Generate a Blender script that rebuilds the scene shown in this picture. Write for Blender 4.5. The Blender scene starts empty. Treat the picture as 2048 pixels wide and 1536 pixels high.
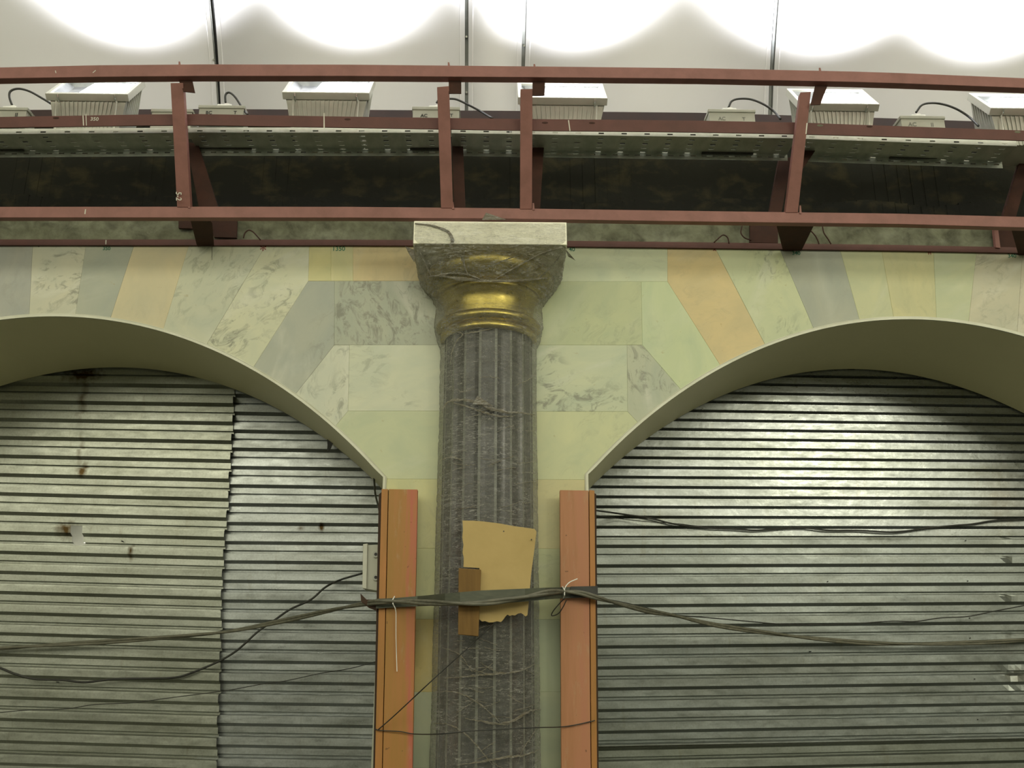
import bpy, bmesh, math, random
import numpy as np
from mathutils import Vector, Matrix, noise

# ------------------------------------------------------------------ camera
SC = bpy.context.scene
COL = SC.collection
F = 1900.0                                   # focal length in pixels of the 2048 px wide frame
CAM = np.array([0.0, -6.0, 1.6])             # eye height, six metres from the marble face
PSI = math.radians(1.12252); TH = math.radians(17.33342)   # yaw to the right, tilt upward
RT = np.array([math.cos(PSI), -math.sin(PSI), 0.0])
FW = np.array([math.sin(PSI)*math.cos(TH), math.cos(PSI)*math.cos(TH), math.sin(TH)])
UP = np.cross(RT, FW)
cd = bpy.data.cameras.new('camera'); cam = bpy.data.objects.new('camera', cd); COL.objects.link(cam)
cd.sensor_fit = 'HORIZONTAL'; cd.sensor_width = 36.0; cd.lens = 36.0*F/2048.0
cd.clip_start = 0.05; cd.clip_end = 200
m = Matrix.Identity(4)
for i in range(3):
    m[i][0] = RT[i]; m[i][1] = UP[i]; m[i][2] = -FW[i]; m[i][3] = CAM[i]
cam.matrix_world = m
SC.camera = cam

# ------------------------------------------------------------------ world, lights, exposure
W = bpy.data.worlds.new('hall_world'); SC.world = W; W.use_nodes = True
bg = W.node_tree.nodes['Background']
bg.inputs[0].default_value = (0.95, 1.0, 0.72, 1); bg.inputs[1].default_value = 0.15

def area(name, loc, target, sx, sy, power, color, spread=180):
    d = bpy.data.lights.new(name, 'AREA'); d.shape = 'RECTANGLE'; d.size = sx; d.size_y = sy
    d.energy = power; d.color = color; d.spread = math.radians(spread)
    o = bpy.data.objects.new(name, d); COL.objects.link(o); o.location = loc
    o.rotation_euler = (Vector(target)-Vector(loc)).to_track_quat('-Z', 'Y').to_euler()
    return o
# the floodlit far side of the hall's vault, and the brightest of the lamps on it
area('hall_vault_light', (0.5, -10.3, 7.1), (0.5, 0, 1.9), 36, 5.6, 1650, (1.0, 0.965, 0.735))
area('hall_lamp', (6.4, -10.0, 5.8), (2.5, 0, 3.2), 1.4, 0.7, 120, (1.0, 0.97, 0.76))
vs = SC.view_settings
vs.view_transform = 'Standard'; vs.look = 'None'; vs.gamma = 1; vs.exposure = 0.0; vs.use_curve_mapping = False

# ------------------------------------------------------------------ pixel -> place helpers
def P(px, py, Y):
    """the place at depth Y that was measured at pixel (px, py) of the photograph"""
    d = FW + RT*((px-1024)/F) - UP*((py-768)/F)
    return CAM + d*((Y-CAM[1])/d[1])
def lerp_tab(tab, x):
    return float(np.interp(x, [t[0] for t in tab], [t[1] for t in tab]))

class MB:
    def __init__(s): s.v = []; s.f = []; s.m = []
    def add(s, verts, faces, mi=0):
        n = len(s.v); s.v += [tuple(map(float, q)) for q in verts]
        s.f += [tuple(n+i for i in f) for f in faces]; s.m += [mi]*len(faces); return s
    def hexa(s, a, b, mi=0):
        """a, b: two quads of four points, joined into a closed box"""
        return s.add(list(a)+list(b), [(0,1,2,3),(7,6,5,4),(0,4,5,1),(1,5,6,2),(2,6,7,3),(3,7,4,0)], mi)
    def box(s, x0, x1, y0, y1, z0, z1, mi=0):
        return s.hexa([(x0,y0,z0),(x1,y0,z0),(x1,y0,z1),(x0,y0,z1)], [(x0,y1,z0),(x1,y1,z0),(x1,y1,z1),(x0,y1,z1)], mi)
    def quad(s, px4, Ys, dep, mi=0, dz=0):
        """front face through four pixels at depths Ys, dep thick"""
        if not hasattr(Ys, '__len__'): Ys = [Ys]*4
        a = [P(p[0], p[1], y) for p, y in zip(px4, Ys)]
        return s.hexa(a, [q+np.array([0, dep, dz]) for q in a], mi)
    def prism(s, pts, vec, mi=0):
        n = len(pts); v = [np.array(p, float) for p in pts]; vec = np.array(vec, float)
        return s.add(v+[q+vec for q in v], [tuple(range(n)), tuple(range(2*n-1, n-1, -1))]+[(i, i+n, (i+1) % n+n, (i+1) % n) for i in range(n)], mi)
    def tube(s, pts, r, seg=8, mi=0, flat=1.0):
        pts = [Vector(p) for p in pts]; n = len(pts)
        rr = r if hasattr(r, '__len__') else [r]*n
        t0 = (pts[1]-pts[0]).normalized(); ref = Vector((0,0,1)) if abs(t0.z) < .9 else Vector((1,0,0))
        u = t0.cross(ref).normalized(); vs_ = []; fs = []
        for i, p in enumerate(pts):
            t = (pts[min(i+1, n-1)]-pts[max(i-1, 0)])
            t = t.normalized() if t.length > 1e-9 else t0
            u = (u-t*u.dot(t)).normalized(); w = t.cross(u)
            for k in range(seg):
                a = 2*math.pi*k/seg
                vs_.append(p+(u*math.cos(a)*flat+w*math.sin(a))*rr[i])
        for i in range(n-1):
            for k in range(seg):
                fs.append((i*seg+k, i*seg+(k+1) % seg, (i+1)*seg+(k+1) % seg, (i+1)*seg+k))
        fs += [tuple(range(seg-1, -1, -1)), tuple((n-1)*seg+k for k in range(seg))]
        return s.add(vs_, fs, mi)
    def strip(s, top, bot, Y, dep, xs, mi=0):
        """a bar whose front face runs between two measured edges"""
        fr = []
        for x in xs:
            yy = Y(x) if callable(Y) else Y
            fr.append((P(x, lerp_tab(top, x), yy), P(x, lerp_tab(bot, x), yy)))
        vs_ = []; D = np.array([0, dep, 0])
        for a, b in fr: vs_ += [a, b, b+D, a+D]
        fs = []
        for i in range(len(fr)-1):
            for k in range(4):
                fs.append((i*4+k, i*4+(k+1) % 4, (i+1)*4+(k+1) % 4, (i+1)*4+k))
        e = (len(fr)-1)*4
        fs += [(3,2,1,0), (e, e+1, e+2, e+3)]
        return s.add(vs_, fs, mi)
    def lathe(s, prof, cx, cy, a0, a1, n, mi=0):
        """prof: (r, z); angle 0 faces the viewer (-Y)"""
        vs_ = []; m_ = len(prof)
        for i in range(n+1):
            a = a0+(a1-a0)*i/n
            for r, z in prof: vs_.append((cx+r*math.sin(a), cy-r*math.cos(a), z))
        fs = [(i*m_+k, i*m_+k+1, (i+1)*m_+k+1, (i+1)*m_+k) for i in range(n) for k in range(m_-1)]
        return s.add(vs_, fs, mi)

def smooth_pts(pts, n=8):
    """Catmull-Rom through the points"""
    p = [np.array(q, float) for q in pts]; p = [2*p[0]-p[1]]+p+[2*p[-1]-p[-2]]; out = []
    for i in range(1, len(p)-2):
        for k in range(n):
            t = k/n
            out.append(.5*((2*p[i])+(p[i+1]-p[i-1])*t+(2*p[i-1]-5*p[i]+4*p[i+1]-p[i+2])*t*t+(3*p[i]-p[i-1]-3*p[i+1]+p[i+2])*t**3))
    out.append(p[-2]); return out

def pxpath(tab, Y, n=8):
    """points measured as (px, py[, Y]) -> smooth path in space"""
    return smooth_pts([P(t[0], t[1], t[2] if len(t) > 2 else Y) for t in tab], n)

def root_loc(o):
    v = Vector((0,0,0))
    while o is not None: v += o.location; o = o.parent
    return v
def obj(name, mb, mat, parent=None, smooth=False, bevel=0, label=None, color=None, kind=None, solid=0, normals=True):
    me = bpy.data.meshes.new(name)
    V = np.array(mb.v)
    if parent is None: org = Vector(((V.min(0)+V.max(0))/2).tolist())
    else: org = root_loc(parent)
    V = V-np.array(org)
    me.from_pydata(V.tolist(), [], mb.f)
    for mm in (mat if isinstance(mat, (list, tuple)) else [mat]): me.materials.append(mm)
    if any(mb.m): me.polygons.foreach_set('material_index', mb.m)
    if normals:
        b = bmesh.new(); b.from_mesh(me); bmesh.ops.recalc_face_normals(b, faces=b.faces); b.to_mesh(me); b.free()
    if smooth: me.polygons.foreach_set('use_smooth', [True]*len(me.polygons))
    me.update()
    o = bpy.data.objects.new(name, me); COL.objects.link(o)
    if parent is None: o.location = org
    else: o.parent = parent
    if bevel:
        md = o.modifiers.new('edge', 'BEVEL'); md.width = bevel; md.segments = 2; md.limit_method = 'ANGLE'
    if solid:
        md = o.modifiers.new('thick', 'SOLIDIFY'); md.thickness = solid
    if label: o['label'] = label
    if color: o.color = color
    if kind: o['kind'] = kind
    return o
def tag(o, label, cat, group=None):
    o['label'] = label; o['category'] = cat
    if group: o['group'] = group
    return o
def thing(name, loc, label, cat, group=None):
    o = bpy.data.objects.new(name, None); COL.objects.link(o); o.location = loc; o.empty_display_size = .05
    return tag(o, label, cat, group)
def struct_root(name, loc=(0,0,0)):
    o = bpy.data.objects.new(name, None); COL.objects.link(o); o.location = loc; o['kind'] = 'structure'; return o
def text(name, s, px, py, Y, h, mat, parent, roll=0.0, thick=.0004, slant=0):
    cu = bpy.data.curves.new(name, 'FONT'); cu.body = s; cu.size = h; cu.extrude = thick; cu.shear = slant
    cu.offset = 0.0006
    tmp = bpy.data.objects.new('tmp', cu); COL.objects.link(tmp)
    dg = bpy.context.evaluated_depsgraph_get(); dg.update()
    me = bpy.data.meshes.new_from_object(tmp.evaluated_get(dg)); bpy.data.objects.remove(tmp)
    me.name = name; me.materials.clear(); me.materials.append(mat)
    o = bpy.data.objects.new(name, me); COL.objects.link(o); o.parent = parent
    p = Vector(P(px, py, Y).tolist())-root_loc(parent)
    o.location = p; o.rotation_euler = (math.radians(90), roll, 0)
    return o

# ------------------------------------------------------------------ materials
def new_mat(name):
    mt = bpy.data.materials.new(name); mt.use_nodes = True; nt = mt.node_tree
    return mt, nt, nt.nodes['Principled BSDF']
def nd(nt, typ, **kw):
    n = nt.nodes.new(typ)
    for k, v in kw.items(): setattr(n, k, v)
    return n
def mixc(nt, fac, a, b, mode='MIX'):
    n = nd(nt, 'ShaderNodeMix', data_type='RGBA', blend_type=mode)
    for s_, v in ((n.inputs[0], fac), (n.inputs[6], a), (n.inputs[7], b)):
        if hasattr(v, 'links') or hasattr(v, 'is_linked'): nt.links.new(v, s_)
        elif isinstance(v, (int, float)): s_.default_value = v
        else: s_.default_value = (*v[:3], 1)
    return n.outputs[2]
def noise_n(nt, vec, scale, detail=4, rough=.55, dist=0, stretch=None, off=None):
    if stretch or off:
        mp = nd(nt, 'ShaderNodeMapping'); nt.links.new(vec, mp.inputs[0]); vec = mp.outputs[0]
        if stretch: mp.inputs['Scale'].default_value = stretch
        if off is not None and not isinstance(off, tuple): nt.links.new(off, mp.inputs['Location'])
    n = nd(nt, 'ShaderNodeTexNoise'); n.inputs['Scale'].default_value = scale
    n.inputs['Detail'].default_value = detail; n.inputs['Roughness'].default_value = rough; n.inputs['Distortion'].default_value = dist
    nt.links.new(vec, n.inputs['Vector']); return n.outputs[0]
def ramp(nt, src, stops):
    n = nd(nt, 'ShaderNodeValToRGB'); nt.links.new(src, n.inputs[0]); e = n.color_ramp.elements
    while len(e) < len(stops): e.new(.5)
    for el, (p_, c) in zip(e, stops):
        el.position = p_; el.color = (c, c, c, 1) if isinstance(c, (int, float)) else (*c, 1)
    return n.outputs[0]
def bump(nt, bs, h, strength, dist=.01):
    b = nd(nt, 'ShaderNodeBump'); b.inputs['Strength'].default_value = strength; b.inputs['Distance'].default_value = dist
    nt.links.new(h, b.inputs['Height']); nt.links.new(b.outputs[0], bs.inputs['Normal'])
def math_n(nt, op, a, b=None, clamp=False):
    n = nd(nt, 'ShaderNodeMath', operation=op, use_clamp=clamp)
    for i, v in enumerate((a, b)):
        if v is None: continue
        if isinstance(v, (int, float)): n.inputs[i].default_value = v
        else: nt.links.new(v, n.inputs[i])
    return n.outputs[0]
def srgb(r, g, b):
    return tuple(((c/255)/12.92 if c/255 <= .04045 else ((c/255+.055)/1.055)**2.4) for c in (r, g, b))
def simple(name, c, rough=.5, metal=0, c2=None, scale=6, stretch=None, lo=.35, hi=.65, bmp=0, bscale=60, spec=.5, rvar=0, detail=5):
    mt, nt, bs = new_mat(name)
    pos = nd(nt, 'ShaderNodeNewGeometry').outputs['Position']
    if c2 is None: c2 = tuple(v*.8 for v in c)
    n = noise_n(nt, pos, scale, detail, .6, .3, stretch)
    nt.links.new(mixc(nt, ramp(nt, n, [(lo, 0.), (hi, 1.)]), c, c2), bs.inputs['Base Color'])
    bs.inputs['Roughness'].default_value = rough; bs.inputs['Metallic'].default_value = metal
    bs.inputs['Specular IOR Level'].default_value = spec
    if rvar:
        n2 = noise_n(nt, pos, scale*2.3, 3, .5, 0, stretch)
        mr = nd(nt, 'ShaderNodeMapRange'); nt.links.new(n2, mr.inputs[0])
        mr.inputs[1].default_value = .3; mr.inputs[2].default_value = .7
        mr.inputs[3].default_value = rough-rvar; mr.inputs[4].default_value = rough+rvar
        nt.links.new(mr.outputs[0], bs.inputs['Roughness'])
    if bmp: bump(nt, bs, noise_n(nt, pos, bscale, 3), bmp, .003)
    return mt

# marble: the tile's own colour comes from its object colour; alpha sets how strongly it is veined
def marble_mat(name='marble'):
    mt, nt, bs = new_mat(name)
    pos = nd(nt, 'ShaderNodeNewGeometry').outputs['Position']
    oi = nd(nt, 'ShaderNodeObjectInfo'); L = nt.links
    rnd = math_n(nt, 'MULTIPLY', oi.outputs['Random'], 37.0)
    cmb = nd(nt, 'ShaderNodeCombineXYZ'); L.new(rnd, cmb.inputs[0]); L.new(rnd, cmb.inputs[1]); L.new(rnd, cmb.inputs[2])
    ang = math_n(nt, 'MULTIPLY', oi.outputs['Random'], 2.2)
    rot = nd(nt, 'ShaderNodeVectorRotate', rotation_type='Y_AXIS'); L.new(pos, rot.inputs['Vector']); L.new(ang, rot.inputs['Angle'])
    ad = nd(nt, 'ShaderNodeVectorMath', operation='ADD'); L.new(rot.outputs[0], ad.inputs[0]); L.new(cmb.outputs[0], ad.inputs[1])
    v = ad.outputs[0]
    cloud = ramp(nt, noise_n(nt, v, 2.6, 6, .6, .8, (1, 1, 1.6)), [(.32, 0.), (.7, 1.)])
    c = oi.outputs['Color']
    c1 = mixc(nt, 1.0, c, (0.88, 0.91, 0.93), 'MULTIPLY'); c2 = mixc(nt, 1.0, c, (1.06, 1.04, 1.0), 'MULTIPLY')
    base = mixc(nt, cloud, c1, c2)
    # white streaks
    w = noise_n(nt, v, .9, 4, .5, .7, (.6, 1, 2.2))
    wr = ramp(nt, w, [(.46, 0.), (.51, 1.), (.57, 0.)])
    wr = math_n(nt, 'MULTIPLY', wr, ramp(nt, noise_n(nt, v, 3, 4, .6), [(.4, 0.), (.62, 1.)]))
    a = oi.outputs['Alpha']
    base = mixc(nt, math_n(nt, 'MULTIPLY', math_n(nt, 'MULTIPLY', wr, a), .55), base, (.62, .62, .52))
    # grey vein patches
    g = noise_n(nt, v, 7.0, 6, .7, 1.0, (1, 1, 1.8)); gm = noise_n(nt, v, 1.7, 2, .5, .2)
    gr = math_n(nt, 'MULTIPLY', ramp(nt, g, [(.51, 0.), (.63, 1.)]), ramp(nt, gm, [(.44, 0.), (.60, 1.)]))
    base = mixc(nt, math_n(nt, 'MULTIPLY', math_n(nt, 'MULTIPLY', gr, a), .75), base, (.17, .17, .13))
    # small rusty specks
    s_ = ramp(nt, noise_n(nt, v, 16, 3, .6, 0), [(.70, 0.), (.78, 1.)])
    base = mixc(nt, math_n(nt, 'MULTIPLY', s_, .35), base, (.30, .20, .06))
    L.new(base, bs.inputs['Base Color'])
    bs.inputs['Roughness'].default_value = .34; bs.inputs['Specular IOR Level'].default_value = .35
    return mt
MARBLE = marble_mat()

def sheet_mat(name, c, c2, spots, rough=.36):
    """galvanised sheet: spangle, grime running along the ribs, own rust stains"""
    mt, nt, bs = new_mat(name); L = nt.links
    pos = nd(nt, 'ShaderNodeNewGeometry').outputs['Position']
    grime = ramp(nt, noise_n(nt, pos, 1.0, 6, .62, .2, (1.2, 1, 9)), [(.36, 0.), (.66, 1.)])
    base = mixc(nt, grime, c, c2)
    sp = ramp(nt, noise_n(nt, pos, 70, 3, .7, 0), [(.42, 0.), (.75, 1.)])
    base = mixc(nt, math_n(nt, 'MULTIPLY', sp, .30), base, (.10, .10, .07))
    drip = ramp(nt, noise_n(nt, pos, 3.0, 4, .6, 0, (6, 1, .7)), [(.6, 0.), (.75, 1.)])
    base = mixc(nt, math_n(nt, 'MULTIPLY', drip, .25), base, (.16, .14, .08))
    wob = noise_n(nt, pos, 25, 3, .5, 0)
    for (x, y, z, rx, rz, k, col) in spots:
        sb = nd(nt, 'ShaderNodeVectorMath', operation='SUBTRACT'); L.new(pos, sb.inputs[0]); sb.inputs[1].default_value = (x, y, z)
        ml = nd(nt, 'ShaderNodeVectorMath', operation='MULTIPLY'); L.new(sb.outputs[0], ml.inputs[0]); ml.inputs[1].default_value = (1/rx, 0, 1/rz)
        ln = nd(nt, 'ShaderNodeVectorMath', operation='LENGTH'); L.new(ml.outputs[0], ln.inputs[0])
        q = math_n(nt, 'SUBTRACT', math_n(nt, 'SUBTRACT', 1.35, ln.outputs['Value']), wob, True)
        base = mixc(nt, math_n(nt, 'MULTIPLY', q, k*1.8, True), base, col)
    L.new(base, bs.inputs['Base Color'])
    bs.inputs['Metallic'].default_value = .80
    mr = nd(nt, 'ShaderNodeMapRange'); L.new(noise_n(nt, pos, 9, 5, .65, 0, (1, 1, 3)), mr.inputs[0])
    mr.inputs[1].default_value = .3; mr.inputs[2].default_value = .7; mr.inputs[3].default_value = rough-.12; mr.inputs[4].default_value = rough+.06
    L.new(mr.outputs[0], bs.inputs['Roughness'])
    bump(nt, bs, noise_n(nt, pos, 14, 3, .5), .35, .004)
    return mt

RED = simple('red_oxide_paint', (.26, .118, .100), .55, 0, (.195, .088, .072), 7, None, .3, .7, .15, 80, .35)
REDM = simple('red_oxide_paint_darker', (.115, .044, .035), .55, 0, (.085, .034, .026), 7, None, .3, .7, .15, 80, .35)  # darker red for the mid rail and base angle
REDX = simple('blackish_red_steel', (.030, .011, .009), .7, 0, (.02, .009, .008), 7)  # near-black red for the rear rail
REDDK = simple('dark_red_steel', (.055, .022, .014), .7, 0, (.034, .016, .011), 9, None, .3, .7, .2, 60, .2)  # deep red for tabs, struts and brackets
CONC = simple('rough_plaster', (.165, .17, .115), .9, 0, (.06, .06, .04), 9, None, .38, .72, .9, 35, .2, detail=8)
RECSHADE = simple('shaded_recess_concrete', (.020, .020, .015), .95, 0, (.055, .048, .024), 5, (1, 1, 1.5), .5, .78, .8, 30, .1, detail=8)  # recess shade put into the concrete's colour; brownish patches are its own
CREAM = simple('cream_painted_sheet', (.70, .665, .43), .45, 0, (.67, .64, .41), 2, None, .3, .7, 0, 60, .3)
TRIMW = simple('white_arch_trim', (.62, .62, .50), .4, 0, (.52, .52, .40), 5)
VAULT = simple('white_vault_panel', (.77, .76, .79), .5, 0, (.74, .73, .76), 1.5, None, .3, .7, 0, 60, .3)
VSEAM = simple('vault_seam_profile', (.16, .17, .17), .45, .6, (.26, .27, .26), 3, (1, 1, 2))
VSEAM2 = simple('dark_seam_gap', (.02, .02, .022), .6, .2)
GALV = simple('galvanised_tray', (.50, .53, .47), .42, .75, (.36, .39, .34), 8, (2, 1, 4), .3, .7, .1, 40, rvar=.08)
GLIP = simple('lit_zinc_flange', (.86, .88, .80), .4, .15, (.72, .75, .66), 6, (2, 1, 2))  # paler zinc: light on the front flange put into its colour
PLASTIC = simple('light_grey_enclosure', (.52, .52, .44), .45, 0, (.46, .46, .38), 4)
WHITEP = simple('white_plastic', (.92, .92, .86), .4)
LAMPG = simple('grey_lamp_housing', (.46, .46, .40), .45, .2, (.38, .38, .33), 5)
LAMPL = simple('lamp_frame', (.62, .62, .54), .4, .2, (.55, .55, .48), 5)
CHROME = simple('bright_metal', (.75, .75, .7), .25, .9)
REFL = simple('reflector_metal', (.42, .44, .46), .3, .9, (.25, .27, .28), 10)
BLACK = simple('black_rubber', (.012, .012, .010), .5, 0, (.03, .03, .025), 10)
CABLE = simple('dusty_grey_cable', (.085, .085, .06), .6, 0, (.16, .15, .11), 14, (1, 4, 4), .35, .7)
STRAP = simple('dark_grey_strap', (.055, .062, .042), .55, 0, (.085, .09, .06), 9, (1, 1, 4))
BOARD_O = simple('orange_painted_timber', (.40, .17, .045), .6, 0, (.30, .145, .03), 3, (6, 1, .7), .3, .7, .2, 60)
INK = simple('marker_ink', (.03, .03, .03), .6)
GREENINK = simple('green_marker', (.02, .16, .09), .6)
CHALK = simple('chalk', (.6, .58, .5), .8)
REDINK = simple('red_marker', (.22, .03, .03), .6)
GOLD = simple('polished_brass', (.66, .53, .15), .33, 1.0, (.50, .40, .10), 12, None, .3, .7, 0, 30, rvar=.08)
ABAC = simple('abacus_marble', (.90, .88, .72), .35, 0, (.78, .76, .60), 5, (1, 1, 4))

def stripe_board(name, a, b, c, x_of, half):
    """timber painted orange with a pink-red coat down one side (world X across the board)"""
    mt, nt, bs = new_mat(name); L = nt.links
    pos = nd(nt, 'ShaderNodeNewGeometry').outputs['Position']
    sep = nd(nt, 'ShaderNodeSeparateXYZ'); L.new(pos, sep.inputs[0])
    t = math_n(nt, 'SUBTRACT', sep.outputs[0], x_of)
    sl = math_n(nt, 'MULTIPLY', math_n(nt, 'SUBTRACT', 2.9, sep.outputs[2]), half[1])     # the board leans
    t = math_n(nt, 'ADD', t, sl)
    n1 = noise_n(nt, pos, 6, 5, .6, .2, (5, 1, .35))
    tt = math_n(nt, 'ADD', math_n(nt, 'DIVIDE', t, half[0]), math_n(nt, 'MULTIPLY', math_n(nt, 'SUBTRACT', n1, .5), .55))
    f1 = ramp(nt, tt, [(.30, 0.), (.42, 1.)])
    streak = ramp(nt, noise_n(nt, pos, 4, 6, .65, .3, (7, 1, .5)), [(.35, 0.), (.65, 1.)])
    base = mixc(nt, f1, mixc(nt, streak, a, b), mixc(nt, streak, c, a))
    wear = ramp(nt, noise_n(nt, pos, 5, 6, .7, .2, (4, 1, .8)), [(.58, 0.), (.72, 1.)])
    base = mixc(nt, math_n(nt, 'MULTIPLY', wear, .35), base, (.42, .33, .20))
    spk = ramp(nt, noise_n(nt, pos, 28, 2, .5, 0), [(.72, 0.), (.76, 1.)])
    base = mixc(nt, math_n(nt, 'MULTIPLY', spk, .6), base, (.06, .03, .01))
    L.new(base, bs.inputs['Base Color']); bs.inputs['Roughness'].default_value = .6
    return mt
def wood(name, a, b, sc=3, st=(1, 1, 10)):
    return simple(name, a, .65, 0, b, sc, st, .3, .7, .2, 60, .3, detail=7)

def film_mat(name, tint, opac, dust, sk=1.0):
    """stretch film: mostly clear, glossy creases, painted glints, dustier where it is seen edge-on"""
    mt, nt, bs = new_mat(name); L = nt.links
    pos = nd(nt, 'ShaderNodeNewGeometry').outputs['Position']
    cr = noise_n(nt, pos, 9, 8, .68, .9, (1.2, 1.2, 4.5)); cr2 = noise_n(nt, pos, 30, 4, .6, 1.4, (1, 1, 1.8))
    line = ramp(nt, cr, [(.485, 0.), (.505, 1.), (.53, 0.)])
    line2 = ramp(nt, noise_n(nt, pos, 16, 5, .6, 1.5, (1, 1, 2.2)), [(.49, 0.), (.502, 1.), (.515, 0.)])
    cl = ramp(nt, noise_n(nt, pos, 4, 5, .6, .6), [(.35, 0.), (.7, 1.)])
    lw = nd(nt, 'ShaderNodeLayerWeight'); lw.inputs[0].default_value = .35
    st1 = noise_n(nt, pos, 8, 5, .62, .5, (1.0, 1.0, 7.0)); st2 = noise_n(nt, pos, 2.2, 3, .6, .3)
    streak = ramp(nt, st1, [(.475, 0.), (.497, 1.), (.512, 1.), (.53, 0.)])  # pale opaque streaks painted in as crease glints
    streak = math_n(nt, 'MULTIPLY', streak, ramp(nt, st2, [(.36, 0.), (.60, 1.)]))
    st3 = ramp(nt, noise_n(nt, pos, 20, 4, .6, .7, (.9, .9, 4.0)), [(.50, 0.), (.56, 1.), (.62, 0.)])
    op = math_n(nt, 'ADD', math_n(nt, 'MULTIPLY', cl, opac*.5), opac)
    op = math_n(nt, 'ADD', op, math_n(nt, 'MULTIPLY', line, .22)); op = math_n(nt, 'ADD', op, math_n(nt, 'MULTIPLY', line2, .18))
    op = math_n(nt, 'ADD', op, math_n(nt, 'MULTIPLY', streak, .48*sk)); op = math_n(nt, 'ADD', op, math_n(nt, 'MULTIPLY', st3, .34*sk))
    op = math_n(nt, 'ADD', op, math_n(nt, 'MULTIPLY', math_n(nt, 'POWER', lw.outputs['Facing'], 2.5), .55), True)
    h = math_n(nt, 'ADD', math_n(nt, 'MULTIPLY', cr, 1.0), math_n(nt, 'MULTIPLY', cr2, .45))
    bn = nd(nt, 'ShaderNodeBump'); bn.inputs['Strength'].default_value = 1.0; bn.inputs['Distance'].default_value = .06; L.new(h, bn.inputs['Height'])
    df = nd(nt, 'ShaderNodeBsdfDiffuse'); L.new(mixc(nt, math_n(nt, 'MAXIMUM', streak, line2), mixc(nt, cl, tint, dust), (.62, .61, .55)), df.inputs[0])
    tr = nd(nt, 'ShaderNodeBsdfTransparent'); gl = nd(nt, 'ShaderNodeBsdfGlossy'); gl.inputs['Roughness'].default_value = .13
    gl.inputs[0].default_value = (.9, .9, .85, 1)
    L.new(bn.outputs[0], gl.inputs['Normal']); L.new(bn.outputs[0], df.inputs['Normal'])
    m1 = nd(nt, 'ShaderNodeMixShader'); L.new(op, m1.inputs[0]); L.new(tr.outputs[0], m1.inputs[1]); L.new(df.outputs[0], m1.inputs[2])
    m2 = nd(nt, 'ShaderNodeMixShader'); L.new(m1.outputs[0], m2.inputs[1]); L.new(gl.outputs[0], m2.inputs[2])
    gf = math_n(nt, 'ADD', math_n(nt, 'MULTIPLY', lw.outputs['Facing'], .25), .14); L.new(gf, m2.inputs[0])
    nt.nodes.remove(bs); L.new(m2.outputs[0], nt.nodes['Material Output'].inputs[0])
    return mt
FILM = film_mat('stretch_film', (.34, .33, .28), .10, (.24, .22, .15))
FILMA = film_mat('stretch_film_on_slab', (.5, .48, .38), .05, (.42, .38, .27), .35)
FILME = film_mat('stretch_film_on_cushion', (.27, .24, .11), .36, (.15, .125, .045), .5)
FILMC = film_mat('stretch_film_on_capital', (.34, .30, .16), .16, (.18, .15, .06), .45)
FILMD = film_mat('dusty_film_fold', (.40, .36, .26), .60, (.27, .23, .15))

def emit(name, c, s):
    mt, nt, bs = new_mat(name); bs.inputs['Emission Color'].default_value = (*c, 1); bs.inputs['Emission Strength'].default_value = s
    bs.inputs['Base Color'].default_value = (.8, .8, .8, 1); return mt
LAMPON = emit('lit_lamp', (.97, .98, 1.0), 30)
def glass_mat():
    mt, nt, bs = new_mat('lamp_glass'); L = nt.links
    tr = nd(nt, 'ShaderNodeBsdfTransparent'); gl = nd(nt, 'ShaderNodeBsdfGlossy'); gl.inputs['Roughness'].default_value = .05
    mx = nd(nt, 'ShaderNodeMixShader'); mx.inputs[0].default_value = .06
    L.new(tr.outputs[0], mx.inputs[1]); L.new(gl.outputs[0], mx.inputs[2])
    L.new(mx.outputs[0], nt.nodes['Material Output'].inputs[0]); return mt
GLASS = glass_mat()

# ------------------------------------------------------------------ arches (one template, two openings)
C6 = (3.94868534, -.202006921, -7.47830122e-4, -5.38003617e-4)
HALF = 2.245
ARCHES = [(-2.93, 0.0), (2.83, .0233)]
def arch_z(u, dz): u = min(abs(u), HALF); return C6[0]+C6[1]*u**2+C6[2]*u**4+C6[3]*u**6+dz
ZSP = [arch_z(HALF, d) for _, d in ARCHES]
def arc_pts(k, x0, x1, n=14):
    X, dz = ARCHES[k]; return [(x0+(x1-x0)*i/n, arch_z(x0+(x1-x0)*i/n-X, dz)) for i in range(n+1)]
TOPL = [(-700, 489.5), (0, 489.5), (700, 489.9), (1130, 492), (1400, 495.3), (1800, 500.6), (2048, 505.4), (2700, 520)]
def WZ(px, py): p = P(px, py, 0); return (p[0], p[2])
def top_at(px): return WZ(px, lerp_tab(TOPL, px))

# floor and the wall's core behind the tiles
fl = MB(); fl.box(-14, 14, -14, 6, -.2, 0)
FLOORM = simple('grey_granite_floor', (.13, .13, .095), .5, 0, (.10, .10, .075), 4)
obj('floor', fl, FLOORM, kind='structure')

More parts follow.
